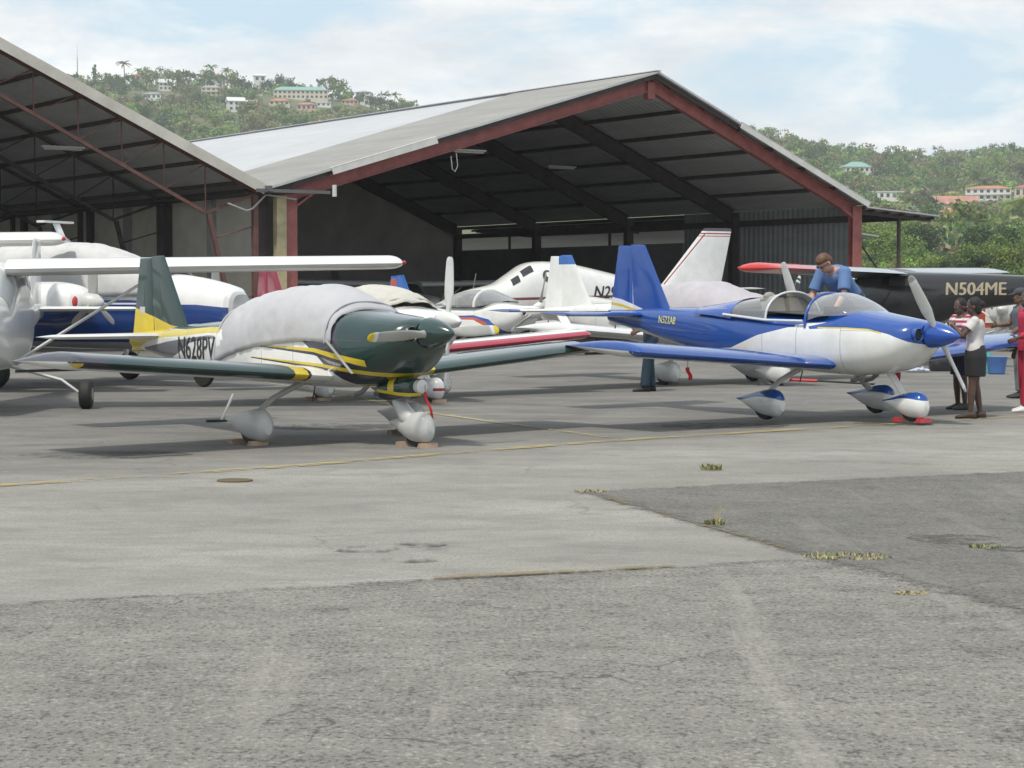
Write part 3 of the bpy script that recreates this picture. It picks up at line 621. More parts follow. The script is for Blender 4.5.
# ---------------------------------------------------------------- hangars (u along the gable, v receding, z up)
HA = R(33.8616); HO = (-6.677, 60.0, 0)
ROOFB = corrugated('roof_sheet_brown', (.30,.29,.275), .45, 1, .12, .6, bmp=1.)
ROOFG = corrugated('roof_sheet_pale', (.45,.46,.475), .30, 1, .06, .5)
UNDR = corrugated('roof_sheet_underside', (.48,.49,.49), .30, 1, .12, .6)
DARKWALL = corrugated('dark_wall_sheet', (.2,.205,.21), .28, 0, .15, .6)
DARKWALLV = corrugated('dark_side_sheet', (.30,.31,.315), .28, 1, .15, .6)
BLOCK = M('grey_block_wall', (.55,.52,.46), .9, var=.12, vs=.8, bmp=.3, bs=8)
BEIGE = M('beige_wall', (.60,.55,.46), .9, var=.10, vs=.8, bmp=.2)
DKBLOCK = M('dark_grey_block_wall', (.20,.20,.195), .9, var=.15, vs=.6, bmp=.3, bs=8)  # plain dark grey block with random mottling
FLASH = M('roof_flashing', (.62,.61,.58), .5, var=.1, vs=2)
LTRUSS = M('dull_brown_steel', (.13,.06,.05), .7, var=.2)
DSTEEL = M('dark_and_shaded_steel', (.06,.045,.042), .7, var=.2)  # dark steel; on the inner frames its darkness is painted-in shade
MORTAR = M('block_pale', (.30,.30,.29), .9, var=.12, vs=.8)
def slab(name, pts, th, mats, parent):
    """sloped roof sheet; pts four corners (u,v,z) of the top, two-sided with its own thickness"""
    g = MB(); P = [Vector(p) for p in pts]; Q = [p-Vector((0,0,th)) for p in P]
    g.add(P+Q, [(0,1,2,3),(7,6,5,4),(0,4,5,1),(1,5,6,2),(2,6,7,3),(3,7,4,0)], [0,1,1,1,1,1]); return g.build(name, mats, parent, smooth=False)
rh = thing('hangar', 'open-fronted hangar with red steel gable frame and pale metal roof', 'hangar', HO, HA)
PK = (13.6, 9.12); EL = (-.95, 4.82); ER = (23.3, 4.98)
zl = lambda u: EL[1]+(u-EL[0])*(PK[1]-EL[1])/(PK[0]-EL[0])
zr = lambda u: PK[1]+(u-PK[0])*(ER[1]-PK[1])/(ER[0]-PK[0])
slab('roof', [(EL[0],-.5,EL[1]),(PK[0],-.5,PK[1]),(PK[0],8,PK[1]),(EL[0],8,EL[1])], .07, [ROOFB,UNDR], rh)
slab('roof', [(EL[0],8.01,EL[1]-.05),(PK[0],8.01,PK[1]-.05),(PK[0],42,PK[1]-.05),(EL[0],42,EL[1]-.05)], .07, [ROOFG,UNDR], rh)
slab('roof', [(PK[0]+.004,-.5,PK[1]),(ER[0],-.5,ER[1]),(ER[0],42,ER[1]),(PK[0]+.004,42,PK[1])], .07, [ROOFB,UNDR], rh)
g = MB(); g.bar((PK[0],-.52,PK[1]+.012),(PK[0],42,PK[1]+.012),.22,.03); g.build('ridge_cap', ROOFG, rh, False)
def along(f, a, b, v, dz): return (a, v, f(a)+dz), (b, v, f(b)+dz)
for a, b, f in ((1.2,4.9,zl),(17.2,23.25,zr)):
    g = MB(); p, q = along(f, a, b, -.525, -.09); g.bar(p, q, .03, .22); p, q = along(f, a, b, -.44, .012); g.bar(p, q, .2, .02); g.build('flashing', FLASH, rh, False)
for a, b, f in ((4.9,13.6,zl),(13.6,17.2,zr),(-.9,1.2,zl)):
    g = MB(); p, q = along(f, a, b, -.3, -.16); g.bar(p, q, .10, .14); g.build('edge_purlin', DSTEEL, rh, False)
def ibeam(mb, p, q, w, h, up=(0,0,1)):
    p, q = Vector(p), Vector(q); d = (q-p).normalized(); u = Vector(up); sd = d.cross(u).normalized(); u2 = sd.cross(d)
    mb.bar(p, q, .03, h-.05, 0, up); mb.bar(p+u2*(h/2-.012), q+u2*(h/2-.012), w, .025, 0, up); mb.bar(p-u2*(h/2-.012), q-u2*(h/2-.012), w, .025, 0, up)
UL, UR = .0, 23.05
for i, v in enumerate((0,6.8,13.6,20.4,27.0,33.8,40.5)):
    mt = OXIDE if i == 0 else DSTEEL; dz = -.42; hh = .40 if i == 0 else .52  # inner frames are the same red steel, coloured dark to paint their shade
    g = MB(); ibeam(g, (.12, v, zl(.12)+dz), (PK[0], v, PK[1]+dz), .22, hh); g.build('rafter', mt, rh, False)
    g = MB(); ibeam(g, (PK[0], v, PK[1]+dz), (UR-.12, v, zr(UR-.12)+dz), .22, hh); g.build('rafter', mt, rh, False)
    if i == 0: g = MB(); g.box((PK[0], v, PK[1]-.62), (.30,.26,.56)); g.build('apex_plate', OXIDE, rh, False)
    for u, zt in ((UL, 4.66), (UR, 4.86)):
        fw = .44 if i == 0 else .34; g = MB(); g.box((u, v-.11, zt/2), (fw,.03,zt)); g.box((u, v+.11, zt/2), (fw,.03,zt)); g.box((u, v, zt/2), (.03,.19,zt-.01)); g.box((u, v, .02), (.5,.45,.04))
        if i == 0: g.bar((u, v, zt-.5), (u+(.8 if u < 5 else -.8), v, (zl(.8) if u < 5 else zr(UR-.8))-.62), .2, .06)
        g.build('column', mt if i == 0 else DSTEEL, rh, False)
for k in range(9):
    u = .7+k*1.55
    g = MB(); g.bar((u,-.25,zl(u)-.14),(u,42,zl(u)-.14),.07,.13); g.build('purlin', DSTEEL, rh, False)
for k in range(7):
    u = PK[0]+.75+k*1.5
    g = MB(); g.bar((u,-.25,zr(u)-.14),(u,42,zr(u)-.14),.07,.14); g.build('purlin', DSTEEL, rh, False)
g = MB(); g.box((UR+.22, 5.3, 2.45), (.06, 9.6, 4.9)); g.build('side_wall', DARKWALLV, rh, False)
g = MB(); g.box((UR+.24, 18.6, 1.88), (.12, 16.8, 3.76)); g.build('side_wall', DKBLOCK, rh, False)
g = MB(); g.bar((UR+.05,.3,4.42),(UR+.05,42,4.42),.08,.22); g.build('eave_beam', DSTEEL, rh, False)
g = MB(); g.box((11.5, 27.3, 2.3), (22.9,.2,4.6)); g.add([(0.05,27.2,4.6),(23.0,27.2,4.6),(PK[0],27.2,8.6),(0.05,27.4,4.6),(23,27.4,4.6),(PK[0],27.4,8.6)],[(0,1,2),(5,4,3),(0,2,5,3),(1,4,5,2)]); g.build('back_wall', M('back_block_wall', (.52,.50,.46), .9, var=.12, vs=.7, bmp=.3, bs=8), rh, False)
g = MB(); g.box((2.0, 26.9, 3.2), (.2,.3,6.4)); g.box((9, 27.0, 5.6), (5.5,.25,.9)); g.build('back_wall_rib', DSTEEL, rh, False)
# lean-to on the far side
slab('lean_to_roof', [(UR+.35,-.3,4.86),(UR+4.0,-.3,4.62),(UR+4.0,27,4.62),(UR+.35,27,4.86)], .05, [ROOFB,UNDR], rh)
slab('lean_to_roof', [(UR+4.02,8,4.60),(UR+9.0,8,4.15),(UR+9.0,42,4.15),(UR+4.02,42,4.60)], .05, [ROOFB,UNDR], rh)
for k in range(5): u = UR+.8+k*.75; g = MB(); g.bar((u,-.2,4.76-(u-UR)*.066),(u,27,4.76-(u-UR)*.066),.06,.1); g.build('purlin', DSTEEL, rh, False)
for v in (.1, 9, 18, 26):
    g = MB(); g.tube([(UR+2.3, v, 0),(UR+2.3, v, 4.58)], .07, 10); g.build('lean_to_post', DSTEEL, rh)
    g = MB(); g.bar((UR+.4, v, 4.66),(UR+3.9, v, 4.46),.08,.14); g.build('lean_to_rafter', DSTEEL, rh, False)
g = MB(); g.tube([(UR+.3,.4,3.9),(UR+2.3,.5,1.9)], .035, 8); g.build('brace', DSTEEL, rh)
g = MB(); g.box((-.95, -.55, 4.78), (.12,.25,.16)); g.box((-.1,-.5,4.72),(2.4,.16,.10)); g.build('gutter', M('gutter_grey', (.12,.12,.12), .5), rh)
g = MB(); g.tube([(1.25,-.56,4.95),(1.25,-.56,4.6)], .07, 10); g.build('downpipe', FLASH, rh)
g = MB(); g.tube([(5.6,-.2,6.0),(5.65,-.2,5.6),(5.75,-.2,5.52),(5.85,-.2,5.7),(5.8,-.2,6.1)], .014, 6); g.build('cable_loop', FLASH, rh)

lh = thing('hangar', 'left-hand open hangar with lattice truss front and sagging dark interior', 'hangar', HO, HA)
LE_, LP, LW = (-.98, 4.86), (-10.5, 9.3), (-25.0, 4.8)
zlr = lambda u: LE_[1]+(u-LE_[0])*(LP[1]-LE_[1])/(LP[0]-LE_[0])
zll = lambda u: LP[1]+(u-LP[0])*(LW[1]-LP[1])/(LW[0]-LP[0])
slab('roof', [(LP[0],-.4,LP[1]),(LE_[0],-.4,LE_[1]),(LE_[0],40,LE_[1]),(LP[0],40,LP[1])], .07, [ROOFG,UNDR], lh)
slab('roof', [(LW[0],-.4,LW[1]),(LP[0]-.004,-.4,LP[1]),(LP[0]-.004,40,LP[1]),(LW[0],40,LW[1])], .07, [ROOFG,UNDR], lh)
g = MB(); p, q = along(zlr, LE_[0], LP[0], -.42, -.11); g.bar(p, q, .03, .30); p, q = along(zlr, LE_[0], LP[0], -.32, .015); g.bar(p, q, .22, .02); g.build('flashing', M('flashing_beige', (.55,.52,.46), .6, var=.12, vs=1.5), lh, False)
g = MB(); p, q = along(zll, LW[0], LP[0], -.42, -.11); g.bar(p, q, .03, .30); g.build('flashing', FLASH, lh, False)
for i, v in enumerate((-.05, 6.8, 13.6, 20.4, 27.2, 34)):
    mt = LTRUSS if i == 0 else DSTEEL
    for f, e, nm in ((zlr, -1.15, 'truss'), (zll, -24.8, 'truss')):
        g = MB(); du = -1 if e > -5 else 1; top = lambda u: f(u)-.22
        g.bar((e, v, top(e)), (LP[0], v, top(LP[0])), .10, .10)
        e2 = e+du*1.6; bl_ = lambda u: 4.05+(u-e2)*(7.95-4.05)/(LP[0]-e2)
        g.bar((e2, v, 4.05), (LP[0], v, 7.95), .08, .10)
        us = [e2+(LP[0]-e2)*k/6 for k in range(7)]
        for k in range(7):
            g.tube([(us[k], v, bl_(us[k])), (us[k], v, top(us[k]))], .022, 6)
            if k < 6: g.tube([(us[k], v, top(us[k])), (us[k+1], v, bl_(us[k+1]))], .02, 6)
        g.bar((e2, v, 4.05), (e, v, top(e)-.1), .08, .08)
        g.build(nm, mt, lh, False)
        g = MB(); g.bar((e, v, 0), (e, v, 4.6), .16, .16); g.bar((e2+.1, v, 4.02), (e+du*.5, v, 0), .12, .12)
        for k in range(4): z0 = .3+k*1.0; fx = lambda z: e+du*(.5+(1.05)*z/4.0); g.tube([(e, v, z0+.4), (fx(z0), v, z0)], .025, 6)
        g.build('lattice_column', mt, lh, False)
for k in range(8):
    u = -1.5-k*1.22; g = MB(); g.bar((u,-.3,zlr(u)-.13),(u,40,zlr(u)-.13),.07,.12); g.build('purlin', DSTEEL, lh, False)
for k in range(9):
    u = -11.4-k*1.6; g = MB(); g.bar((u,-.3,zll(u)-.13),(u,40,zll(u)-.13),.07,.12); g.build('purlin', DSTEEL, lh, False)
g = MB()
for k in range(12): g.box((-.62, .6+3.3*k+1.5, 3.72), (.10, 3.28, 2.06))
g.build('side_wall_panel', BLOCK, lh, False)
g = MB(); g.box((-.60, 20, 1.3), (.16, 39.4, 2.55)); g.build('side_wall', BEIGE, lh, False)
for k in range(13):
    g = MB(); g.box((-.70, .45+3.3*k, 2.3), (.30,.34,4.6)); g.build('pilaster', MORTAR if k % 2 else DSTEEL, lh, False)
g = MB(); g.box((-1.05, 20, 4.755), (.05, 40.2, .13)); g.build('added_gap_board', DSTEEL, lh, False)  # board added to hide the bright roof beyond the eave gap
g = MB(); g.box((-1.0, 20, 4.66), (.95, 40, .06)); g.build('added_gap_strip', DSTEEL, lh, False)  # strip added to block skylight coming in between the two roofs
g = MB(); g.box((-.74, 20, 2.66), (.22, 39.2, .16)); g.build('ledge_beam', DSTEEL, lh, False)
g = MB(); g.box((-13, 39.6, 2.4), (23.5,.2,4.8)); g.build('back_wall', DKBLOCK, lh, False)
g = MB(); g.box((-.35,-.1,2.3), (.32,.25,4.6)); g.build('corner_pier', M('ochre_pier', (.42,.36,.22), .9, var=.15), lh, False)
g = MB(); g.tube([(-2.1,-.2,4.33),(-1.5,-.2,4.13),(-1.3,-.2,4.2),(-.85,-.2,4.62),(.15,-.2,4.5)], .03, 8); g.build('downpipe', M('dull_pipe', (.42,.42,.41), .6), lh)
# lamp battens under the roofs
def lamp(hl_, u, v, z, label):
    o = thing('ceiling_lamp', label, 'lamp', (0,0,0), HA, 'fluorescent lamps under the hangar roofs')
    p = Matrix.Rotation(HA, 4, 'Z') @ Vector((u, v, 0)); o.location = (HO[0]+p.x, HO[1]+p.y, z)
    g = MB(); g.box((0,0,.03), (1.3,.18,.06)); g.build('housing', FLASH, o, False)
    g = MB(); g.tube([(-.6,0,-.03),(.6,0,-.03)], .03, 8); g.build('tube', M('dead_tube', (.6,.6,.6), .3), o)
    for x in (-.5,.5): g = MB(); g.tube([(x,0,.06),(x,0,.45)], .008, 5); g.build('hanger', DGREY, o)
lamp(lh, -5.5, 4, 6.05, 'unlit fluorescent lamp under the left hangar roof')
lamp(rh, 8.7, 3.6, 6.5, 'unlit fluorescent lamp at the shaded left part of the right hangar roof')
lamp(rh, 17.2, 10.2, 6.6, 'unlit fluorescent lamp between the dark rafters right of the hangar middle')
# ---------------------------------------------------------------- ground
def gmat(name, build):
    m, nt, b = newmat(name); tc = N(nt, 'ShaderNodeTexCoord').outputs['Object']; build(nt, b, tc); return m
def concrete(nt, b, tc):
    big = noisetex(nt, mapping(nt, tc, (.25,.45,1), (0,0,.12)), 1.0, 6, .6)
    mid = noisetex(nt, mapping(nt, tc, (1.0,1.8,1), (0,0,.1)), 1.3, 8, .65, .4)
    fine = noisetex(nt, mapping(nt, tc, (1,.7,1)), 48, 5, .68)
    c = ramp(nt, big, [(.3, (.205,.196,.172)), (.52, (.268,.257,.226)), (.72, (.33,.317,.28))])
    c = mixcol(nt, mth(nt,'MULTIPLY', ramp(nt, mid, [(.44, 0.), (.66, 1.)]), .62), c, (.15,.145,.13))
    c = mixcol(nt, mth(nt,'MULTIPLY', ramp(nt, fine, [(.40, 1.), (.50, 0.)]), .62), c, (.125,.12,.108))
    # oily staining where aircraft stand, darkened further to paint in their shadow
    sp = N(nt, 'ShaderNodeSeparateXYZ'); L(nt, tc, sp.inputs[0])
    far = N(nt,'ShaderNodeMapRange'); far.inputs[1].default_value = 19.5; far.inputs[2].default_value = 23.5; L(nt, mth(nt,'SUBTRACT', sp.outputs[1], mth(nt,'MULTIPLY', sp.outputs[0], .75)), far.inputs[0])
    st = noisetex(nt, mapping(nt, tc, (.5,.9,1), (0,0,.5)), 1.1, 7, .68, .6)
    f = mth(nt,'MULTIPLY', far.outputs[0], ramp(nt, st, [(.28, .22), (.50, .60), (.66, .98)]))
    c = mixcol(nt, f, c, (.105,.10,.095))
    vo = N(nt,'ShaderNodeTexVoronoi', feature='DISTANCE_TO_EDGE'); vo.inputs['Scale'].default_value = .33
    dist = N(nt,'ShaderNodeVectorMath', operation='ADD'); L(nt, tc, dist.inputs[0])
    nz = N(nt,'ShaderNodeTexNoise'); nz.inputs['Scale'].default_value = 1.2; nz.inputs['Detail'].default_value = 6; L(nt, tc, nz.inputs[0])
    L(nt, nz.outputs['Color'], dist.inputs[1]); L(nt, dist.outputs[0], vo.inputs['Vector'])
    crack = mth(nt,'MULTIPLY', ramp(nt, vo.outputs['Distance'], [(.002, 1.), (.007, 0.)]), ramp(nt, noisetex(nt, tc, .5, 2), [(.54,0.),(.66,.4)]))
    c = mixcol(nt, crack, c, (.05,.05,.045))
    wp = noisetex(nt, mapping(nt, tc, (1.6,3.2,1), (0,0,.25)), 4.5, 6, .7, .4); c = mixcol(nt, mth(nt,'MULTIPLY', ramp(nt, wp, [(.55, 0.), (.68, 1.)]), .50), c, (.13,.125,.112)); c = mixcol(nt, mth(nt,'MULTIPLY', ramp(nt, wp, [(.30, 1.), (.42, 0.)]), .35), c, (.44,.425,.385))
    L(nt, c, b.inputs['Base Color']); b.inputs['Roughness'].default_value = .85
    bump(nt, b, fine, .25, .01)
def aggregate(base, dark, light, dk2):
    def f(nt, b, tc):
        big = noisetex(nt, mapping(nt, tc, (.45,.8,1), (0,0,.3)), .9, 6, .62, .3)
        pt = noisetex(nt, mapping(nt, tc, (1,1.5,1), (0,0,.5)), 2.2, 7, .7, .5)
        fine = noisetex(nt, mapping(nt, tc, (1,.75,1)), 44, 5, .62, .2); gr = noisetex(nt, tc, 130, 3, .7); coarse = noisetex(nt, tc, 15, 6, .7)
        c = ramp(nt, big, [(.32, tuple(x*.86 for x in base)), (.52, base), (.70, tuple(x*1.16 for x in base))])
        c = mixcol(nt, mth(nt,'MULTIPLY', ramp(nt, pt, [(.50, 0.), (.72, 1.)]), .38), c, dark)
        bias = mth(nt,'ADD', mth(nt,'MULTIPLY', mth(nt,'SUBTRACT', pt, .5), .35), mth(nt,'MULTIPLY', mth(nt,'SUBTRACT', coarse, .5), .45))
        sp_ = mth(nt,'ADD', fine, bias)
        c = mixcol(nt, mth(nt,'MULTIPLY', ramp(nt, sp_, [(.55, 0.), (.62, 1.)]), .72), c, dk2)
        c = mixcol(nt, mth(nt,'MULTIPLY', ramp(nt, sp_, [(.36, 1.), (.43, 0.)]), .60), c, light)
        c = mixcol(nt, mth(nt,'MULTIPLY', ramp(nt, gr, [(.32, 1.), (.50, 0.)]), .40), c, dk2)
        # worn wheel tracks running across the slab
        tk = noisetex(nt, mapping(nt, tc, (2.4,.16,1), (0,0,-.62)), 1.0, 4, .6); c = mixcol(nt, mth(nt,'MULTIPLY', ramp(nt, tk, [(.56, 0.), (.66, 1.)]), .28), c, light)
        vo = N(nt,'ShaderNodeTexVoronoi', feature='DISTANCE_TO_EDGE'); vo.inputs['Scale'].default_value = .55
        dist = N(nt,'ShaderNodeVectorMath', operation='ADD'); L(nt, tc, dist.inputs[0])
        nz = N(nt,'ShaderNodeTexNoise'); nz.inputs['Scale'].default_value = 2.; nz.inputs['Detail'].default_value = 6; L(nt, tc, nz.inputs[0])
        L(nt, nz.outputs['Color'], dist.inputs[1]); L(nt, dist.outputs[0], vo.inputs['Vector'])
        crack = mth(nt,'MULTIPLY', ramp(nt, vo.outputs['Distance'], [(.0025, 1.), (.008, 0.)]), ramp(nt, noisetex(nt, tc, .9, 2), [(.52,0.),(.62,.8)]))
        c = mixcol(nt, crack, c, (.05,.05,.048))
        L(nt, c, b.inputs['Base Color']); b.inputs['Roughness'].default_value = .9
        bump(nt, b, fine, .6, .02)
    return f
ASPH = gmat('worn_asphalt', aggregate((.205,.196,.172), (.115,.11,.098), (.36,.345,.305), (.045,.043,.038)))
PATCH = gmat('dark_asphalt_patch', aggregate((.14,.134,.12), (.095,.091,.082), (.25,.24,.215), (.05,.048,.043)))
CONC = gmat('stained_concrete', concrete)
FIELD = M('field_grass', (.09,.11,.045), .95, var=.3, vs=.05)
def flat(name, poly, z, mat, fan=True):
    g = MB(); g.add([(x, y, z) for x, y in poly], [tuple(range(len(poly)))]); return struct(g.build(name, mat, None, False))
def feather(mat, edges, soft, jitter):
    """worn, uneven edge: the layer thins out towards the given border lines (points listed with the layer on their left)"""
    nt = mat.node_tree; b = nt.nodes['Principled BSDF']; tc = N(nt, 'ShaderNodeTexCoord').outputs['Object']; sp = N(nt, 'ShaderNodeSeparateXYZ'); L(nt, tc, sp.inputs[0]); d = None
    for (px, py), (qx, qy) in edges:
        ln = math.hypot(qx-px, qy-py); nx, ny = -(qy-py)/ln, (qx-px)/ln
        e = mth(nt, 'ADD', mth(nt, 'MULTIPLY', sp.outputs[0], nx), mth(nt, 'ADD', mth(nt, 'MULTIPLY', sp.outputs[1], ny), -(px*nx+py*ny)))
        d = e if d is None else mth(nt, 'MINIMUM', d, e)
    n1 = mth(nt, 'SUBTRACT', noisetex(nt, tc, 4.5, 8, .75, .4), .5); n2 = mth(nt, 'SUBTRACT', noisetex(nt, tc, 40, 4, .7), .5)
    d = mth(nt, 'ADD', d, mth(nt, 'ADD', mth(nt, 'MULTIPLY', n1, jitter), mth(nt, 'MULTIPLY', n2, jitter*.8)))
    mr = N(nt, 'ShaderNodeMapRange', interpolation_type='SMOOTHSTEP'); mr.inputs[1].default_value = -soft; mr.inputs[2].default_value = soft; L(nt, d, mr.inputs[0]); L(nt, mr.outputs[0], b.inputs['Alpha'])
feather(ASPH, [((2.3,12.55),(-2.73,10.57))], .05, .40)
feather(PATCH, [((.61,16.71),(1.84,12.74)),((1.84,12.74),(2.69,10.32)),((2.69,10.32),(6.05,4.95)),((4.78,18.6),(.61,16.71))], .09, .55)
def wobble(pts, amp, step=.25, seed=0):
    out = []
    for i in range(len(pts)):
        a, b_ = Vector(pts[i]), Vector(pts[(i+1) % len(pts)]); n = max(1, int((b_-a).length/step)) if (b_-a).length < 40 else 1
        for k in range(n):
            p = a.lerp(b_, k/n); q = (noise.noise(Vector((p.x*2.3+seed, p.y*2.3, seed)))+.7*noise.noise(Vector((p.x*11+seed, p.y*11, seed))))*amp*.7; r = noise.noise(Vector((p.x*2.3, p.y*2.3+9, seed+4)))*amp
            out.append((p.x+(q if n > 1 else 0), p.y+(r if n > 1 else 0)))
    return out
g = MB(); g.add([(-2500,-300,-.012),(2500,-300,-.012),(2500,2600,-.012),(-2500,2600,-.012)], [(0,1,2,3)]); struct(g.build('ground', FIELD, None, False))
flat('apron', [(-140,-40),(140,-40),(140,118),(-140,118)], 0, CONC)
edge = [(-30,.4),(-2.73,11.0),(2.3,13.0),(4.5,13.0),(16,6),(16,-30),(-30,-30)]
flat('foreground_asphalt', edge, .004, ASPH)
flat('asphalt_patch', [(.0,17.0),(1.4,12.4),(2.2,10.0),(5.8,4.4),(14,8),(14,24.2),(4.7,19.0)], .006, PATCH)
# slab joints and paint
def stripe(name, pts, w, mat, z=.009, seed=1, amp=.03, gaps=False):
    g = MB(); P = [Vector((x, y, 0)) for x, y in pts]; rows = []
    for i in range(len(P)-1):
        n = max(2, int((P[i+1]-P[i]).length/.18))
        for k in range(n+(i == len(P)-2)): rows.append(P[i].lerp(P[i+1], k/n))
    L_, R_ = [], []
    for i, p in enumerate(rows):
        d = (rows[min(i+1, len(rows)-1)]-rows[max(i-1,0)]).normalized(); s = Vector((-d.y, d.x, 0)); a = noise.noise(p*2.7+Vector((seed,0,0)))*amp; b_ = noise.noise(p*2.7+Vector((0,seed,7)))*amp
        L_.append((p+s*(w/2+a)).to_tuple()[:2]+(z,)); R_.append((p-s*(w/2+b_)).to_tuple()[:2]+(z,))
    m = len(rows); g.add(L_+R_, [(i, m+i, m+i+1, i+1) for i in range(m-1)]); return struct(g.build(name, mat, None, False))
def wornpaint(name, col, thr):
    m, nt, b = newmat(name); tc = N(nt, 'ShaderNodeTexCoord').outputs['Object']
    f = noisetex(nt, tc, 5, 8, .75); f2 = noisetex(nt, tc, .8, 2)
    a = ramp(nt, mth(nt,'ADD', mth(nt,'MULTIPLY', f, .7), mth(nt,'MULTIPLY', f2, .3)), [(thr-.04, 0.), (thr+.06, .75)])
    L(nt, a, b.inputs['Alpha']); b.inputs['Base Color'].default_value = rgba(col); b.inputs['Roughness'].default_value = .85; return m
YP = wornpaint('worn_yellow_line', (.38,.30,.12), .482); YP2 = wornpaint('faint_yellow_line', (.40,.35,.15), .478); CRACKM = wornpaint('tar_joint', (.08,.077,.07), .50); SOIL = wornpaint('joint_soil', (.20,.15,.07), .50)
stripe('yellow_line', [(-9,13.4),(-4.43,17.24),(-3.3,18.19),(-2.05,19.26),(-.94,20.46),(.99,22.42),(2.99,24.06),(6.55,26.81),(12,30.6)], .20, YP, seed=3)
stripe('yellow_line', [(-4.6,37.5),(-2.44,32.0),(-1.3,28.19),(1.11,23.05)], .13, YP2, seed=5)
stripe('slab_joint', [(-2.73,10.57),(-.64,11.45),(.52,11.86),(1.79,12.42)], .035, CRACKM, seed=8, amp=.05)
stripe('slab_joint', [(-.45,11.56),(.52,11.90),(1.0,12.08)], .10, SOIL, .0115, seed=2, amp=.05)
stripe('slab_joint', [(.61,16.71),(1.84,12.74)], .04, SOIL, seed=12, amp=.04)
stripe('slab_joint', [(-6,23.5),(0,20.9),(8,17.9)], .02, CRACKM, seed=22, amp=.02)
# stains and a drain lid
STAIN = wornpaint('oil_stain', (.09,.086,.078), .49)
def blot(x, y, rx, ry, seed, z=.008):
    pts = [(x+rx*math.cos(a)*(1+.35*noise.noise(Vector((math.cos(a)*2, math.sin(a)*2, seed)))), y+ry*math.sin(a)*(1+.35*noise.noise(Vector((math.cos(a)*2, math.sin(a)*2, seed+3))))) for a in [2*PI*k/28 for k in range(28)]]
    flat('oil_stain', pts, z, STAIN)
for b_ in ((-.95,12.9,.22,.16,1),(-.62,13.1,.18,.12,2),(-.65,12.35,.20,.10,3),(-.45,12.9,.12,.06,6),(3.0,13.4,.34,.30,4),(3.35,12.9,.3,.15,7),(-4.2,20.6,.9,.5,5),(-2.2,25,.9,.6,8),(2.6,25.2,.9,.5,9),(4.9,25.6,.5,.4,10)): blot(*b_)
g = MB(); g.lathe([(0,.16),(.012,.16),(.013,.12)], 20, 'z', (-2.46,17.7,0)); struct(g.build('drain_lid', M('rusty_lid', (.12,.085,.04), .8, var=.25), None, False))
# weeds growing in the joints
def weed(x, y, n, h, spread, label, dry=.3, stalk=False):
    g = MB(); rnd = random.Random(int(x*100+y*10))
    for i in range(n):
        a = rnd.uniform(0, 2*PI); r = spread*math.sqrt(rnd.random()); bx, by = x+r*math.cos(a), y+r*math.sin(a)*.6
        hh = h*rnd.uniform(.4,1); la = rnd.uniform(0, 2*PI); lean = hh*rnd.uniform(.2,.9); w = .006+hh*.03; dx, dy = math.cos(la)*lean, math.sin(la)*lean; sx, sy = -math.sin(la)*w, math.cos(la)*w
        mi = 1 if rnd.random() < dry else 0
        g.add([(bx-sx,by-sy,.006),(bx+sx,by+sy,.006),(bx+dx*.5+sx*.7,by+dy*.5+sy*.7,hh*.7),(bx+dx*.5-sx*.7,by+dy*.5-sy*.7,hh*.7),(bx+dx,by+dy,hh)], [(0,1,2,3),(3,2,4)], mi)
    if stalk:
        for k in range(3): g.tube([(x,y,.0),(x+.02*k,y+.01,h*1.6),(x+.05*k,y,h*2.6)], [.004,.003,.001], 5, 1)
    o = g.build('weed', [M('weed_green',(.19,.23,.08),.8), M('weed_dry',(.36,.30,.15),.9)], None, False); tag(o, label, 'weed', 'weeds in the apron joints')
weed(1.88,18.82,110,.07,.11,'small green weed tuft alone on the pale concrete')
weed(1.46,14.3,50,.06,.09,'weed with thin dry stalks on the edge of the dark patch', .5, True)
weed(2.10,12.5,200,.03,.28,'wide yellowish weed patch where the dark patch meets the concrete', .65)
weed(3.1,12.98,70,.03,.12,'sparse green weed in the dark patch at the right', .3)
weed(2.2,10.95,60,.025,.10,'short dry weed low in the right foreground', .9)
weed(.66,16.7,70,.03,.16,'dry weed at the far corner of the dark patch', .9)

# ---------------------------------------------------------------- hills
def ridge(px):
    pts = [(-260,150),(0,200),(60,214),(130,222),(200,220),(260,216),(330,208),(400,192),(450,178),(520,160),(600,160),(700,172),(755,166),(800,160),(850,150),(900,144),(930,141),(970,146),(1024,150),(1100,160),(1300,150)]
    for (a, b), (c, d) in zip(pts, pts[1:]):
        if a <= px <= c: t = (px-a)/(c-a); t = t*t*(3-2*t); return b+(d-b)*t
    return 150
D0, D1 = 150., 1300.
def ground_z(px, d):
    t = (d-D0)/(D1-D0)
    if t <= 0: return 0
    e = ridge(px)-6
    if t > 1: return max(0, D1/FPX*e*(1-(t-1)*1.6))
    gq = t**.92; x = (px-512)/FPX*d
    return d/FPX*e*gq + noise.noise(Vector((x*.008, d*.008, 0)))*7*min(1, t*3)
def hill_pt(px, d): return ((px-512)/FPX*d, d, ground_z(px, d))
cols = [-260+12*k for k in range(131)]; ds = [D0-6]+[D0+(D1-D0)*(k/46.)**1.15 for k in range(47)]+[1500,1800]
g = MB(); V = [hill_pt(p, d) for d in ds for p in cols]; V = [(x, y, z if i >= len(cols) else -.05) for i, (x, y, z) in enumerate(V)]; n = len(cols)
g.add(V, [(i*n+k, i*n+k+1, (i+1)*n+k+1, (i+1)*n+k) for i in range(len(ds)-1) for k in range(n-1)])
struct(g.build('hills', gmat('hill_scrub', lambda nt, b, tc: (L(nt, ramp(nt, noisetex(nt, tc, .03, 6, .7), [(.3,(.05,.07,.03)),(.5,(.09,.11,.045)),(.7,(.16,.14,.08))]), b.inputs['Base Color']), b.inputs['Roughness'].__setattr__('default_value', 1))), None, True, 180))

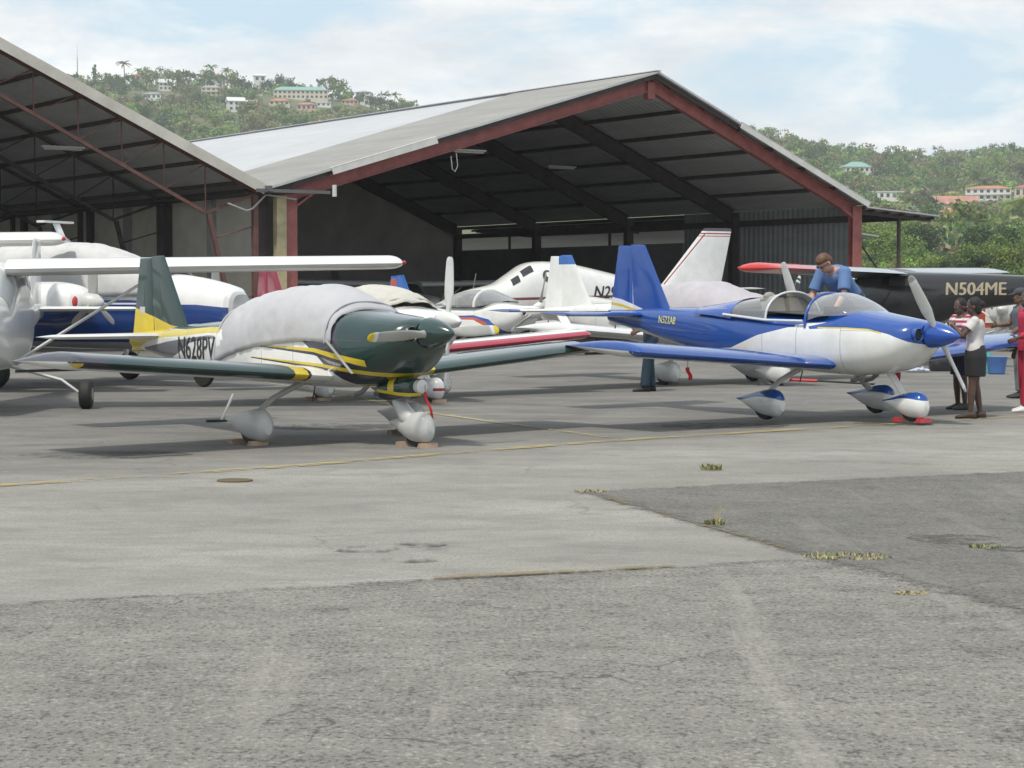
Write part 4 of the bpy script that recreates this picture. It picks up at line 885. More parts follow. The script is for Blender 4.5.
def foliage(name, c1, c2, c3):
    m, nt, b = newmat(name); tc = N(nt, 'ShaderNodeTexCoord').outputs['Object']; oi = N(nt,'ShaderNodeObjectInfo').outputs['Random']
    ge = N(nt,'ShaderNodeNewGeometry').outputs['Random Per Island']
    c = ramp(nt, noisetex(nt, tc, .35, 4, .6), [(.3, c1), (.55, c2), (.75, c3)])
    hs = N(nt,'ShaderNodeHueSaturation'); L(nt, c, hs.inputs['Color'])
    L(nt, mth(nt,'ADD', mth(nt,'MULTIPLY', oi, .06), .47), hs.inputs['Hue']); oj = mth(nt,'FRACT', mth(nt,'MULTIPLY', oi, 7.31)); L(nt, mth(nt,'MULTIPLY', mth(nt,'ADD', mth(nt,'MULTIPLY', oj, .75), .6), mth(nt,'ADD', mth(nt,'MULTIPLY', ge, .8), .6)), hs.inputs['Value'])
    L(nt, hs.outputs[0], b.inputs['Base Color']); b.inputs['Roughness'].default_value = .65; b.inputs['Specular IOR Level'].default_value = .25
    tl = N(nt,'ShaderNodeBsdfTranslucent'); L(nt, hs.outputs[0], tl.inputs[0]); mx = N(nt,'ShaderNodeMixShader'); mx.inputs[0].default_value = .3
    L(nt, b.outputs[0], mx.inputs[1]); L(nt, tl.outputs[0], mx.inputs[2]); L(nt, mx.outputs[0], nt.nodes['Material Output'].inputs[0]); return m
FOL = dict(mid=foliage('mid_green_leaves', (.10,.155,.04),(.15,.22,.06),(.21,.28,.085)), olive=foliage('olive_leaves', (.17,.18,.07),(.23,.23,.10),(.30,.29,.14)), dark=foliage('dark_green_leaves', (.04,.085,.035),(.065,.12,.05),(.10,.17,.07)), bright=foliage('bright_green_leaves', (.18,.28,.05),(.24,.34,.075),(.31,.39,.11)), dry=foliage('brownish_leaves', (.16,.13,.08),(.21,.17,.11),(.27,.22,.15)))
BARK = M('bark', (.14,.11,.08), .9, var=.2)
def crown_mesh(seed, nleaf, leaf, shape='round', lobes=9):
    """crown of unit height, leaf clumps scattered through several lobes; returns V,F arrays"""
    rs = np.random.RandomState(seed); V = []; F = []
    cs = []
    for i in range(lobes):
        a = rs.uniform(0, 2*PI); 
        if shape == 'round': r = rs.uniform(.05,.34); z = rs.uniform(.42,.84); q = rs.uniform(.13,.24)*(1.15-abs(z-.6))
        elif shape == 'wide': r = rs.uniform(.1,.55); z = rs.uniform(.5,.82); q = rs.uniform(.14,.22)
        else: z = rs.uniform(.2,.92); r = rs.uniform(0,.16)*(1.2-z); q = rs.uniform(.10,.2)*(1.3-z)
        cs.append((r*math.cos(a), r*math.sin(a), z, q))
    for i in range(nleaf):
        c = cs[rs.randint(len(cs))]; d = rs.normal(size=3); d /= np.linalg.norm(d); rr = c[3]*(rs.uniform(.35,1.12)); p = np.array(c[:3])+d*rr*np.array([1.15,1.15,.85])
        nrm = d+rs.normal(size=3)*.55; nrm /= np.linalg.norm(nrm); u = np.cross(nrm, rs.normal(size=3)); u /= np.linalg.norm(u); w = np.cross(nrm, u); s = leaf*rs.uniform(.55,1.35)
        b0 = len(V); V += [p-u*s-w*s*.2, p-w*s*.62, p+u*s+w*s*.15, p+w*s*.6]; F.append((b0,b0+1,b0+2,b0+3))
    return V, F, cs
def trunk_mb(cs, h=1.0, seed=0, rt=.03):
    g = MB(); rs = random.Random(seed); lean = (rs.uniform(-.04,.04), rs.uniform(-.04,.04)); top = (lean[0], lean[1], .5)
    g.tube([(0,0,-.04),(lean[0]*.4,lean[1]*.4,.22),top,(lean[0]*1.2,lean[1]*1.2,.68)], [rt*1.25,rt*.9,rt*.65,rt*.25], 8)
    for c in cs[:6]: g.tube([(lean[0]*.6,lean[1]*.6,rs.uniform(.25,.45)),(c[0]*.55,c[1]*.55,c[2]*.8),(c[0],c[1],c[2])], [rt*.5,rt*.3,rt*.1], 5)
    return g
def tree_proto(seed, nleaf, leaf, shape, lobes, mat, name='tree'):
    V, F, cs = crown_mesh(seed, nleaf, leaf, shape, lobes); g = MB(); g.add(V, F); cm = g.mesh('crown', FOL[mat], False); tm = trunk_mb(cs, 1, seed).mesh('trunk', BARK)
    return cm, tm, name
def palm_proto(seed, k=13):
    rs = random.Random(seed); g = MB(); t = MB(); t.tube([(0,0,-.03),(.03,0,.35),(.02,.01,.78)], [.022,.016,.014], 7)
    for i in range(k):
        a = 2*PI*i/k+rs.uniform(-.2,.2); el = rs.uniform(-.2,.9); ln = rs.uniform(.24,.32); p = Vector((.02,.01,.78)); d = Vector((math.cos(a)*math.cos(el), math.sin(a)*math.cos(el), math.sin(el))); sd = Vector((-math.sin(a), math.cos(a), 0))
        for s in range(6):
            q = p+d*ln/6; d = (d+Vector((0,0,-.22))).normalized(); w = .045*(1-abs(s-2.2)/5)
            for sg in (-1,1): g.add([p, q, q+sd*sg*w-Vector((0,0,.018)), p+sd*sg*w*.9-Vector((0,0,.018))], [(0,1,2,3)])
            p = q
    return g.mesh('crown', FOL['mid'], False), t.mesh('trunk', BARK), 'palm_tree'
def place_tree(proto, x, y, z, h, w, label, group, cat='tree'):
    cm, tm, nm = proto; o = link(nm, None); o.location = (x, y, z); o.scale = (w, w, h); o.rotation_euler.z = random.uniform(0, 6.28); tag(o, label, cat, group)
    link('crown', cm, o); link('trunk', tm, o); return o
FP = {}
for mt in FOL:
    FP[mt] = [tree_proto(11+i*7+hash(mt[0:1]) % 1+len(mt)*31, 420, .052, sh, 10, mt) for i, sh in enumerate(('round','wide','round'))]
PALM = [palm_proto(3), palm_proto(8)]
names = dict(mid='mid green', olive='olive green', dark='dark green', bright='bright yellow-green', dry='brownish half-bare')
HILLBOX = []
def hill_trees(n, pxr, tr, sizes, where, mix, seed, keep):
    rs = random.Random(seed)
    for i in range(n):
        px = rs.uniform(*pxr); t = rs.uniform(*tr); d = D0+(D1-D0)*t
        mt = rs.choices(list(mix), list(mix.values()))[0]; h = rs.uniform(*sizes)*(1.0 if t < .9 else .8)
        x, y, z = hill_pt(px, d)
        if not keep(px, t): continue
        place_tree(rs.choice(FP[mt]), x, y, z-.6, h, h*rs.uniform(.75,1.15), '%s tree among others on %s' % (names[mt], where), '%s trees on %s' % (names[mt], where))
# clearings around the houses: filled before the trees are planted
CLEAR = []
def keep(px, t):
    return all(not (abs(px-a) < w and lo < t < hi) for a, w, lo, hi in CLEAR)
# ---------------------------------------------------------------- houses on the hills
HW = M('house_white', (.66,.66,.63), .8, var=.06); HP = M('house_pink', (.52,.36,.30), .8); HY = M('house_yellow', (.58,.48,.20), .8); HC = M('house_cyan', (.45,.58,.56), .8); HCR = M('house_cream', (.58,.52,.42), .8)
RRED = M('roof_red', (.36,.13,.09), .8, var=.2, vs=.5); RORG = M('roof_orange', (.42,.19,.10), .8, var=.15, vs=.5); RGRN = M('roof_green', (.20,.36,.31), .7, var=.1); RGRY = M('roof_grey', (.30,.30,.30), .8, var=.1); RWHT = M('roof_white', (.62,.62,.62), .7); RPNK = M('roof_dull_red', (.40,.19,.15), .8, var=.25, vs=.4)
WIN = M('house_window', (.035,.04,.045), .2)
def house(label, px, py, d, w, dep, h, storeys, wall, roof, rz=0, kind='hip', rh_=1.6, group=None, balcony=False, nm='house', cat='house'):
    lo_, hi_ = D0, D1                                    # walk up the slope to the spot where the house stands
    for _ in range(40):
        mid_ = (lo_+hi_)/2
        if CAMH+(295-py)*mid_/FPX > ground_z(px, mid_): lo_ = mid_
        else: hi_ = mid_
    k_ = lo_/d*(1.0 if px < 430 else 1.12); d = lo_; w *= k_; dep *= k_; h *= k_; rh_ *= k_
    x = (px-512)/FPX*d; z = CAMH+(295-py)*d/FPX
    zg = ground_z(px, d); o = thing(nm, label, cat, (x, d, z), rz, group); dz = min(0, zg-z)-2
    g = MB(); g.box((0,0,(h+dz)/2), (w,dep,h-dz)); g.build('wall', wall, o, False)
    g = MB(); ov = .5; a, b = w/2+ov, dep/2+ov
    if kind == 'hip':
        k = min(a, b)*.9; g.add([(-a,-b,h),(a,-b,h),(a,b,h),(-a,b,h),(-a+k,0,h+rh_),(a-k,0,h+rh_)] if a >= b else [(-a,-b,h),(a,-b,h),(a,b,h),(-a,b,h),(0,-b+k,h+rh_),(0,b-k,h+rh_)], [(0,1,5,4),(2,3,4,5),(3,0,4),(1,2,5),(3,2,1,0)] if a >= b else [(0,1,4),(1,2,5,4),(2,3,5),(3,0,4,5),(3,2,1,0)])
    elif kind == 'gable': g.add([(-a,-b,h),(a,-b,h),(a,b,h),(-a,b,h),(-a,0,h+rh_),(a,0,h+rh_)], [(0,1,5,4),(2,3,4,5),(3,0,4),(1,2,5),(3,2,1,0)])
    else: g.box((0,0,h+.2), (w+.6,dep+.6,.4))
    g.build('roof', roof, o, False)
    sh = h/storeys; nw = max(2, int(w/2.6))
    for s in range(storeys):
        for k in range(nw):
            g = MB(); g.box((-w/2+(k+.5)*w/nw, -dep/2-.03, s*sh+sh*.55), (w/nw*.5,.1,sh*.5)); g.build('window', WIN, o, False)
        for k in range(max(1, int(dep/3.2))):
            g = MB(); m = max(1, int(dep/3.2)); g.box((w/2+.03, -dep/2+(k+.5)*dep/m, s*sh+sh*.55), (.1,1.2,sh*.45)); g.build('window', WIN, o, False)
        if balcony:
            g = MB(); g.box((0,-dep/2-.7,s*sh+.1), (w,1.4,.2)); g.box((0,-dep/2-1.35,s*sh+.6), (w,.08,.5))
            for k in range(nw+1): g.box((-w/2+.1+k*(w-.2)/nw, -dep/2-1.3, s*sh+sh/2), (.18,.18,sh))
            g.build('balcony', wall, o, False)
    CLEAR.append((px, w/d*FPX/2+4, (d-D0-(95 if px > 930 else 44))/(D1-D0), (d-D0+14)/(D1-D0)))
    return o
house('long white three-storey apartment block with bright orange roof at the right', 987, 208, 760, 15, 9, 6.2, 3, HW, RORG, -.25, 'hip', 1.2, None, True)
house('pale apartment house cut by the right edge beside the orange-roofed block', 1029, 209, 770, 11, 9, 7.0, 2, HCR, RRED, -.2, 'hip', 1.6, None, True)
house('yellow house with two-tier dull red roof below the white apartment block', 956, 226, 640, 12.6, 9, 3.6, 1, HY, RORG, -.15, 'hip', 1.6)
house('dull red roofed house stepped up behind the yellow house', 953, 219, 670, 13.2, 8, 4.2, 1, HP, RPNK, -.15, 'gable', 2.6)
house('white villa with pale green hip roof high on the right hill', 855, 174, 1000, 13, 10, 2.6, 1, HW, RGRN, .15, 'hip', 2.6)
house('tiny white hut below the green-roofed villa', 860, 181, 960, 2.6, 3, 2, 1, HW, RWHT, 0, 'flat')
house('low white flat-roofed house just above the lean-to', 886, 200, 820, 11, 7, 2.6, 1, HW, RWHT, -.1, 'flat')
house('long cream row house seen under the lean-to roof', 880, 228, 560, 20, 7, 4.0, 1, HCR, RGRY, -.1, 'flat')
house('white house beside the cream row house under the lean-to edge', 904, 226, 575, 5.5, 6, 4.6, 2, HW, RGRY, 0, 'flat')
house('low pale cyan building between the hangar column and the post', 893, 252, 300, 6.0, 5, 1.3, 1, HC, RWHT, -.1, 'gable', .5)
house('yellow flat shed left of the orange-roofed block', 951, 199, 800, 7, 6, 1.6, 1, HY, RORG, 0, 'hip', .9)
house('low white house with green roof deep in the trees above the lean-to', 838, 196, 860, 6, 6, 3, 1, HW, RGRY, .1, 'hip', 1.2)
# left hill
house('long building with pale green roof near the left hilltop', 302, 101, 1150, 31, 9, 5, 2, HCR, RGRN, .08, 'hip', 2.4)
house('white house with two gables at the middle of the left hilltop', 237, 113, 1080, 9, 8, 5.5, 2, HW, RWHT, .3, 'gable', 2.4)
house('smaller white house right beside the two-gabled one', 252, 113, 1090, 6, 7, 4.4, 2, HW, RWHT, -.2, 'gable', 2)
house('wide white villa below the palms on the left hilltop', 213, 98, 1190, 11.5, 8, 5, 2, HCR, RGRY, .1, 'hip', 1.6, None, True)
house('white upper villa near the ridge behind the wide villa', 216, 83, 1265, 12, 8, 3.4, 1, HW, RRED, .05, 'hip', 1.6)
house('small white house with steep roof at the left of the hilltop', 166, 92, 1200, 7.5, 7, 4.4, 2, HW, RWHT, .4, 'gable', 2.6)
house('low grey-roofed long house left of the hilltop villas', 155, 101, 1150, 11, 7, 3, 1, HW, RGRY, -.1, 'hip', 1.2)
house('cream house half hidden by trees left of the ridge centre', 186, 87, 1240, 9, 7, 3.4, 1, HCR, RGRY, 0, 'hip', 1.4)
house('orange-roofed house under the long green-roofed building', 281, 107, 1100, 11, 7, 2.4, 1, HCR, RORG, .05, 'hip', 1.6)
house('pinkish long house right of the orange-roofed house', 308, 112, 1060, 10, 7, 3, 1, HP, RPNK, 0, 'hip', 1.4)
house('white house with veranda at the right end of the left hilltop', 365, 100, 1230, 9, 8, 3.6, 2, HW, RGRY, -.15, 'hip', 1.4)
house('red-brown low house under the right end of the left hilltop', 351, 106, 1190, 10, 7, 2.2, 1, HP, RRED, 0, 'hip', 1.3)
house('white cottage on the ridge behind the tall trees', 261, 84, 1270, 7, 6, 4, 1, HW, RWHT, .2, 'gable', 1.6)
house('cream hillside house with brown roof between the villas', 257, 97, 1210, 9, 7, 3.2, 1, HCR, RPNK, .1, 'hip', 1.4)
house('low white building at the far right end by the palm', 325, 108, 1120, 8, 6, 2, 1, HW, RWHT, 0, 'flat')
house('dark red roofed house on the ridge left of the palms', 143, 83, 1270, 12, 8, 3.2, 1, HP, RRED, .1, 'hip', 1.8)
# ---- trees
hill_trees(105, (745,1040), (.26,.98), (9,15), 'the wooded hillside right of the hangars', dict(mid=4, olive=4, dark=3, bright=1.6, dry=1.2), 21, keep)
hill_trees(95, (60,430), (.62,1.0), (8,14), 'the hilltop above the left hangar', dict(mid=4, olive=4, dark=3, bright=1.2, dry=1.2), 22, keep)
def at(px, d): return hill_pt(px, d)
rs = random.Random(5)
for i in range(26):                                    # ridge skyline on the right
    px = 748+i*11.2; d = rs.uniform(1220,1300); x, y, z = at(px, d); mt = rs.choice(['olive','mid','dark','olive','mid']); h = rs.uniform(8,12)
    place_tree(rs.choice(FP[mt]), x, y, z-1, h, h, '%s tree on the skyline of the right hill' % names[mt], '%s trees on the right skyline' % names[mt])
for i in range(34):
    px = 74+i*10.6; d = rs.uniform(1240,1300); x, y, z = at(px, d); mt = rs.choice(['olive','mid','dark','dark','mid']); h = rs.uniform(9,17)
    place_tree(rs.choice(FP[mt]), x, y, z-1, h, h*.9, '%s tree on the skyline of the left hill' % names[mt], '%s trees on the left skyline' % names[mt])
for px, h, lb in ((126,19,'palm rising highest at the left end of the skyline'),(212,19,'palm above the wide white villa'),(229,18,'twin-height palm right of the villa palm'),(141,14,'shorter palm next to the leftmost skyline palm'),(396,16,'lone palm at the right end of the left hill'),(206,15,'low palm left of the villa palm')):
    x, y, z = at(px, 1270); place_tree(PALM[px % 2], x, y, z, h, h*1.0, lb, 'palms on the left skyline', 'palm')
CON = tree_proto(77, 300, .05, 'cone', 12, 'dark', 'conifer'); x, y, z = at(97, 1270); place_tree(CON, x, y, z, 17, 14, 'dark pointed conifer at the left end of the skyline', 'pointed trees on the left skyline', 'conifer')
# denser, leafier trees near the fence
NEARP = {mt: [tree_proto(300+len(mt)*13+i, 2600, .026, sh, 14, mt) for i, sh in enumerate(('round','wide'))] for mt in ('mid','dark','bright','olive')}
PALMN = palm_proto(15, 17)
rs = random.Random(9)
for i in range(70):
    px = 846+rs.uniform(0,204); d = 150+rs.uniform(0,1)**1.3*290; mt = rs.choice(['mid','dark','dark','olive','mid','bright']); x, y, z = at(px, d); h = rs.uniform(3.4,5.2)*(d/200)*(1.2 if px > 985 else 1) if d < 260 else rs.uniform(6,10)
    if 924 < px < 985: h *= .55
    place_tree(rs.choice(NEARP[mt]), x, y, z-.4, h, h*rs.uniform(.9,1.2), '%s bushy tree in the belt behind the airfield fence' % names[mt], '%s trees behind the fence' % names[mt])
for px, d, h in ((920,150,3.6),(936,150,3.2),(905,146,3.4),(1012,152,3.6)):
    x, y, z = at(px, d); place_tree(PALMN, x, y, z, h, h*1.2, 'low palm with drooping fronds behind the fence', 'palms behind the fence', 'palm')
# the far woods that read as one mass
def forest(name, pxr, tr, n, seed, nleaf, leaf):
    protos = [crown_mesh(900+i, nleaf, leaf, ('round','wide')[i % 2], 7)[:2] for i in range(6)]; protos = [(np.array(v), np.array(f)) for v, f in protos]
    r2 = np.random.RandomState(seed); VV, FF, MM = [], [], []; off = 0
    for i in range(n):
        px = r2.uniform(*pxr); t = r2.uniform(*tr); d = D0+(D1-D0)*t
        if not keep(px, t): continue
        x, y, z = hill_pt(px, d); V, F = protos[r2.randint(6)]; h = r2.uniform(6,13); a = r2.uniform(0,6.28); ca, sa = math.cos(a), math.sin(a)
        W = np.stack([x+(V[:,0]*ca-V[:,1]*sa)*h, y+(V[:,0]*sa+V[:,1]*ca)*h, z-h*.3+V[:,2]*h], 1)
        VV.append(W); FF.append(F+off); MM.append(np.full(len(F), r2.choice([0,0,0,1,1,1,2,2,3,4]))); off += len(V)
    VV = np.concatenate(VV); FF = np.concatenate(FF); MM = np.concatenate(MM); me = bpy.data.meshes.new(name)
    me.vertices.add(len(VV)); me.vertices.foreach_set('co', VV.ravel()); me.loops.add(FF.size); me.loops.foreach_set('vertex_index', FF.ravel().astype(np.int32))
    me.polygons.add(len(FF)); me.polygons.foreach_set('loop_start', np.arange(0, FF.size, 4, dtype=np.int32)); me.polygons.foreach_set('loop_total', np.full(len(FF), 4, np.int32))
    for k in ('mid','olive','dark','bright','dry'): me.materials.append(FOL[k])
    me.polygons.foreach_set('material_index', MM.astype(np.int32)); me.update(); me.validate()
    o = link(name, me); tag(o, 'wooded slopes of the far hills', 'woods', None, 'stuff'); return o
forest('woods', (735,1060), (.20,1.0), 1500, 31, 130, .075)['label'] = 'dense mixed woods covering the hillside right of the hangars'
forest('woods', (50,450), (.5,1.0), 1000, 32, 130, .075)['label'] = 'dense mixed woods covering the hilltop above the left hangar'
# mast on the left ridge
x, y, z = at(80, 1280); o = thing('radio_mast', 'thin lattice radio mast at the left end of the ridge', 'mast', (x, y, z)); 
g = MB(); [g.tube([(a, b, 0), (0, 0, 24)], [.14,.1], 5) for a, b in ((.6,0),(-.4,.5),(-.4,-.5))]; g.build('lattice', DGREY, o); g = MB(); g.tube([(0,0,23.5),(0,0,30)], .08, 5); g.build('aerial', DGREY, o)
# wire fence along the airfield edge
o = thing('fence', 'rusty wire fence with posts behind the black airplane', 'fence', (0,0,0)); rs = random.Random(4)
for k in range(22):
    x = 14+k*2.2; g = MB(); g.tube([(x, 112, -.05),(x+rs.uniform(-.05,.05), 112, 2.2)], .05, 6); g.build('post', M('fence_post', (.20,.13,.10), .8), o)
g = MB()
for z in (.4,.8,1.2,1.6,2.0): g.tube([(14,112,z),(60.2,112,z)], .015, 4)
for k in range(150): g.tube([(14+k*.31,112,.1),(14+k*.31+.0,112,2.0)], .006, 3)
g.build('wire_mesh', M('rusty_wire', (.16,.11,.08), .7, metal=.3), o)
# ---------------------------------------------------------------- people
SKIN_D = M('dark_skin', (.09,.05,.035), .5, var=.08, vs=8); SKIN_L = M('light_skin', (.45,.25,.18), .5, var=.08, vs=8); SKIN_M = M('brown_skin', (.16,.09,.06), .5, var=.08, vs=8)
HAIRB = M('black_hair', (.012,.011,.011), .7); HAIRR = M('reddish_hair', (.12,.055,.03), .6, var=.2, vs=30)
def remesh(name, mb, mat, parent, vox=.009, smooth=5):
    o = mb.build(name, mat, None); m = o.modifiers.new('r', 'REMESH'); m.mode = 'VOXEL'; m.voxel_size = vox; m.use_smooth_shade = True
    s = o.modifiers.new('s', 'SMOOTH'); s.iterations = smooth; s.factor = .5
    me = evaluated_mesh(o); bpy.data.objects.remove(o); me.materials.clear()
    for x in (mat if isinstance(mat, list) else [mat]): me.materials.append(x)
    me.polygons.foreach_set('use_smooth', [True]*len(me.polygons)); me.polygons.foreach_set('material_index', [0]*len(me.polygons))
    return link(name, me, parent)
def limb(mb, pts, rad, n=12):
    """tapered limb with rounded joints"""
    mb.tube(pts, rad, n)
    for p, r in zip(pts, rad): r = max(r) if isinstance(r, tuple) else r; mb.ell(p, (r*.98,)*3, 10, 6)
def V3(*a): return Vector(a)
def hand(mb, wrist, d, nrm, s=1.0, side=1, curl=.6):
    """palm and five bent fingers; d along the forearm, nrm out of the back of the hand"""
    d = d.normalized(); sd = d.cross(nrm).normalized()*side; nrm = sd.cross(d).normalized()*side
    pc = wrist+d*.05*s; mt = Matrix((d, sd, nrm)).transposed(); mb.ell(pc, (.055*s,.040*s,.016*s), 12, 8, 0, mt)
    for k, (off, ln) in enumerate(((-.030,.060),(-.010,.074),(.010,.078),(.029,.068))):
        p = wrist+d*.085*s+sd*off*s; pts = [wrist+d*.05*s+sd*off*.8*s, p]; q = d.copy()
        for j in range(3): q = (q-nrm*curl*.45).normalized(); p = p+q*ln*s/3; pts.append(p)
        mb.tube(pts, [.0095*s,.0095*s,.009*s,.0085*s,.0075*s], 8)
    p0 = wrist+d*.02*s-sd*(-.034)*s; q = (d*.6+sd*.8).normalized(); mb.tube([wrist+d*.02*s+sd*.015*s, p0+q*.02*s, p0+q*.045*s+d*.01*s, p0+q*.05*s+d*.03*s-nrm*.01*s], [.013*s,.012*s,.010*s,.008*s], 8)
def figure(name, label, loc, rz, J, skin, o=None, female=False, scale=1.0, gaze=(0,0)):
    """J: joints (facing +x). Returns root and joint dict"""
    root = thing('person', label, 'person', loc, rz); root.scale = (scale,)*3
    b = MB(); w = .92 if female else 1.0
    pel, chest, neck, hd = J['pelvis'], J['chest'], J['neck'], J['head']; ax = (chest-pel).normalized(); Yv = V3(0,1,0)
    def tor(p, rx, ry): X = Yv.cross(ax).normalized(); return [p+X*rx*math.cos(2*PI*k/16)+Yv*ry*math.sin(2*PI*k/16) for k in range(16)]
    rows = [(-.09,.08,.10),(-.04,.115,.155),(.05,.115,.165 if female else .155),(.18,.095,.125 if female else .145),(.30,.115,.15*w),(.40,.115,.175*w),(.47,.085,.15*w),(.52,.05,.07)]
    ln = (neck-pel).length/.52; b.loft([tor(pel+ax*f*ln, rx, ry) for f, rx, ry in rows])
    limb(b, [neck-ax*.03, hd-V3(.01,0,.05)], [.058*w,.052*w])
    fx = V3(math.cos(gaze[0])*math.cos(gaze[1]), math.sin(gaze[0])*math.cos(gaze[1]), -math.sin(gaze[1])); sy = V3(-math.sin(gaze[0]), math.cos(gaze[0]), 0); uz = fx.cross(sy); H = Matrix((fx, sy, uz)).transposed()
    P = lambda x, y, z: hd+H @ V3(x, y, z)
    b.ell(P(0,0,.035), (.098,.076,.105), 16, 12, 0, H); b.ell(P(.025,0,-.03), (.072,.062,.085), 14, 10, 0, H); b.ell(P(.10,0,.0), (.022,.014,.028), 8, 6, 0, H); b.ell(P(.085,0,-.055), (.016,.026,.014), 8, 6, 0, H); b.ell(P(.082,0,.035), (.02,.055,.014), 8, 6, 0, H)
    for s in (-1, 1): b.ell(P(-.005, s*.078, .0), (.022,.012,.034), 8, 6, 0, H)
    for s, S in ((1,'L'),(-1,'R')):
        sh, el, wr = J['sh'+S], J['el'+S], J['wr'+S]
        limb(b, [chest+(sh-chest)*.5, sh, (sh+el)/2, el, el+(wr-el)*.35, wr], [.07*w,.058*w,.050*w,.040*w,.042*w,.027*w])
        hand(b, wr, wr-el, J.get('nr'+S, V3(0, s, .2)), .98, s)
        hp, kn, an = J['hip'+S], J['kn'+S], J['an'+S]
        limb(b, [hp, hp+(kn-hp)*.35, kn-(kn-hp)*.06, kn+(an-kn)*.08, kn+(an-kn)*.35, an], [.090,.084,.056,.054,.056,.035])
        t = J.get('toe'+S, an+V3(.17,0,-.05)); fd = (t-an); fd.z = 0; fd.normalize()
        b.loft([[an+fd*a+V3(-fd.y,fd.x,0)*ry*math.cos(2*PI*k/12)+V3(0,0,zc-an.z+.0+rz_*math.sin(2*PI*k/12)) for k in range(12)] for a, ry, zc, rz_ in ((-.06,.025,an.z-.045,.03),(-.02,.036,an.z-.04,.04),(.05,.038,an.z-.045,.035),(.12,.044,an.z-.055,.024),(.17,.036,an.z-.06,.016),(.19,.02,an.z-.06,.01))])
    body = remesh('body', b, skin, root, .0085, 3)
    for s in (-1, 1):
        e = MB(); e.ell(P(.083, s*.032, .015), (.011,.013,.008), 10, 6); e.build('eye', M('eye_white',(.45,.43,.41),.3), root); e = MB(); e.ell(P(.0925, s*.032, .015), (.003,.006,.006), 8, 5); e.build('pupil', BLACK, root)
    e = MB(); e.ell(P(.098,0,-.052), (.006,.026,.006), 10, 6); e.build('mouth', M('lips',(.22,.08,.07),.5), root)
    return root, P, H, ax
def hair(root, P, H, mat, kind):
    g = MB()
    g.ell(P(-.018,0,.055), (.098,.088,.098), 16, 10, 0, H); g.ell(P(-.055,0,.0), (.062,.08,.085), 14, 8, 0, H)
    if kind == 'bald': g = MB(); g.ell(P(-.05,0,.01), (.066,.083,.075), 14, 8, 0, H); g.ell(P(-.03,0,.03), (.08,.084,.06), 14, 8, 0, H); g.ell(P(.03,0,.075),(.075,.072,.052),12,8,0,H); g.ell(P(.0,0,.075),(.095,.084,.07),12,8,0,H); g.ell(P(-.02,0,.05),(.09,.086,.085),12,8,0,H)
    if kind == 'bun': g.ell(P(-.11,0,.04), (.05,.055,.05), 12, 8, 0, H); g.ell(P(-.06,0,-.05), (.05,.07,.06), 12, 8, 0, H)
    return remesh('hair', g, mat, root, .01, 2)
def torso_cloth(J, ax, f0, f1, fat=.018, female=False, flare=0):
    """shirt shell following the torso between two fractions of the trunk"""
    g = MB(); pel, neck = J['pelvis'], J['neck']; Yv = V3(0,1,0); X = Yv.cross(ax).normalized(); ln = (neck-pel).length/.52; w = .92 if female else 1
    tab = [(-.12,.115,.158),(-.04,.118,.165),(.05,.118,.168 if female else .16),(.18,.105,.135 if female else .155),(.30,.12,.155*w),(.40,.12,.185*w),(.47,.09,.16*w),(.50,.062,.08)]
    rows = [r for r in cubic(tab, 30) if f0 <= r[0] <= f1]
    g.loft([[pel+ax*f*ln+X*(rx+fat+flare*max(0,.15-f))*math.cos(2*PI*k/18)+Yv*(ry+fat+flare*max(0,.15-f))*math.sin(2*PI*k/18) for k in range(18)] for f, rx, ry in rows]); return g
def sleeves(g, J, frac, r=.07, r2=.062):
    for S in 'LR':
        sh, el, wr = J['sh'+S], J['el'+S], J['wr'+S]; c = J['chest']
        if frac <= 1: g.tube([c+(sh-c)*.4, sh, sh+(el-sh)*frac], [r+.012, r, r2], 12); g.ell(sh, (r,)*3, 10, 6)
        else: e = el+(wr-el)*(frac-1); g.tube([c+(sh-c)*.4, sh, el, e], [r+.012, r, .056, .045], 12); g.ell(sh, (r,)*3, 10, 6); g.ell(el, (.056,)*3, 10, 6)
def trousers(J, frac=1.0, r=.10, rk=.075, ra=.07):
    g = MB(); p = J['pelvis']; g.ell(p+V3(0,0,.0), (.135,.175,.14), 16, 10)
    for S in 'LR':
        hp, kn, an = J['hip'+S], J['kn'+S], J['an'+S]; e = kn+(an-kn)*frac if frac > 0 else hp+(kn-hp)*(1+frac)
        pts = [hp+V3(0,0,.04), hp+(kn-hp)*.4, kn, e] if frac > 0 else [hp+V3(0,0,.04), hp+(kn-hp)*.4, e]
        rr = [r+.008, r, rk, ra] if frac > 0 else [r+.008, r, rk+.012]
        g.tube(pts, rr, 14)
        for q, a in list(zip(pts, rr))[:-1]: g.ell(q, (a,)*3, 10, 6)
    return g
def shoes(J, root, mat, nm='shoe'):
    for S in 'LR':
        an = J['an'+S]; t = J.get('toe'+S, an+V3(.17,0,-.05)); fd = (t-an); fd.z = 0; fd.normalize(); sd = V3(-fd.y, fd.x, 0); z0 = an.z-.085; g = MB()
        g.loft([[an+fd*a+sd*ry*math.cos(2*PI*k/14)+V3(0,0,z0-an.z+max(0,hh*(.5+.62*math.sin(2*PI*k/14)))) for k in range(14)] for a, ry, hh in ((-.085,.02,.05),(-.07,.038,.085),(-.02,.043,.10),(.04,.044,.085),(.10,.05,.06),(.16,.045,.045),(.20,.03,.035),(.215,.012,.02))]); g.build(nm, mat, root)
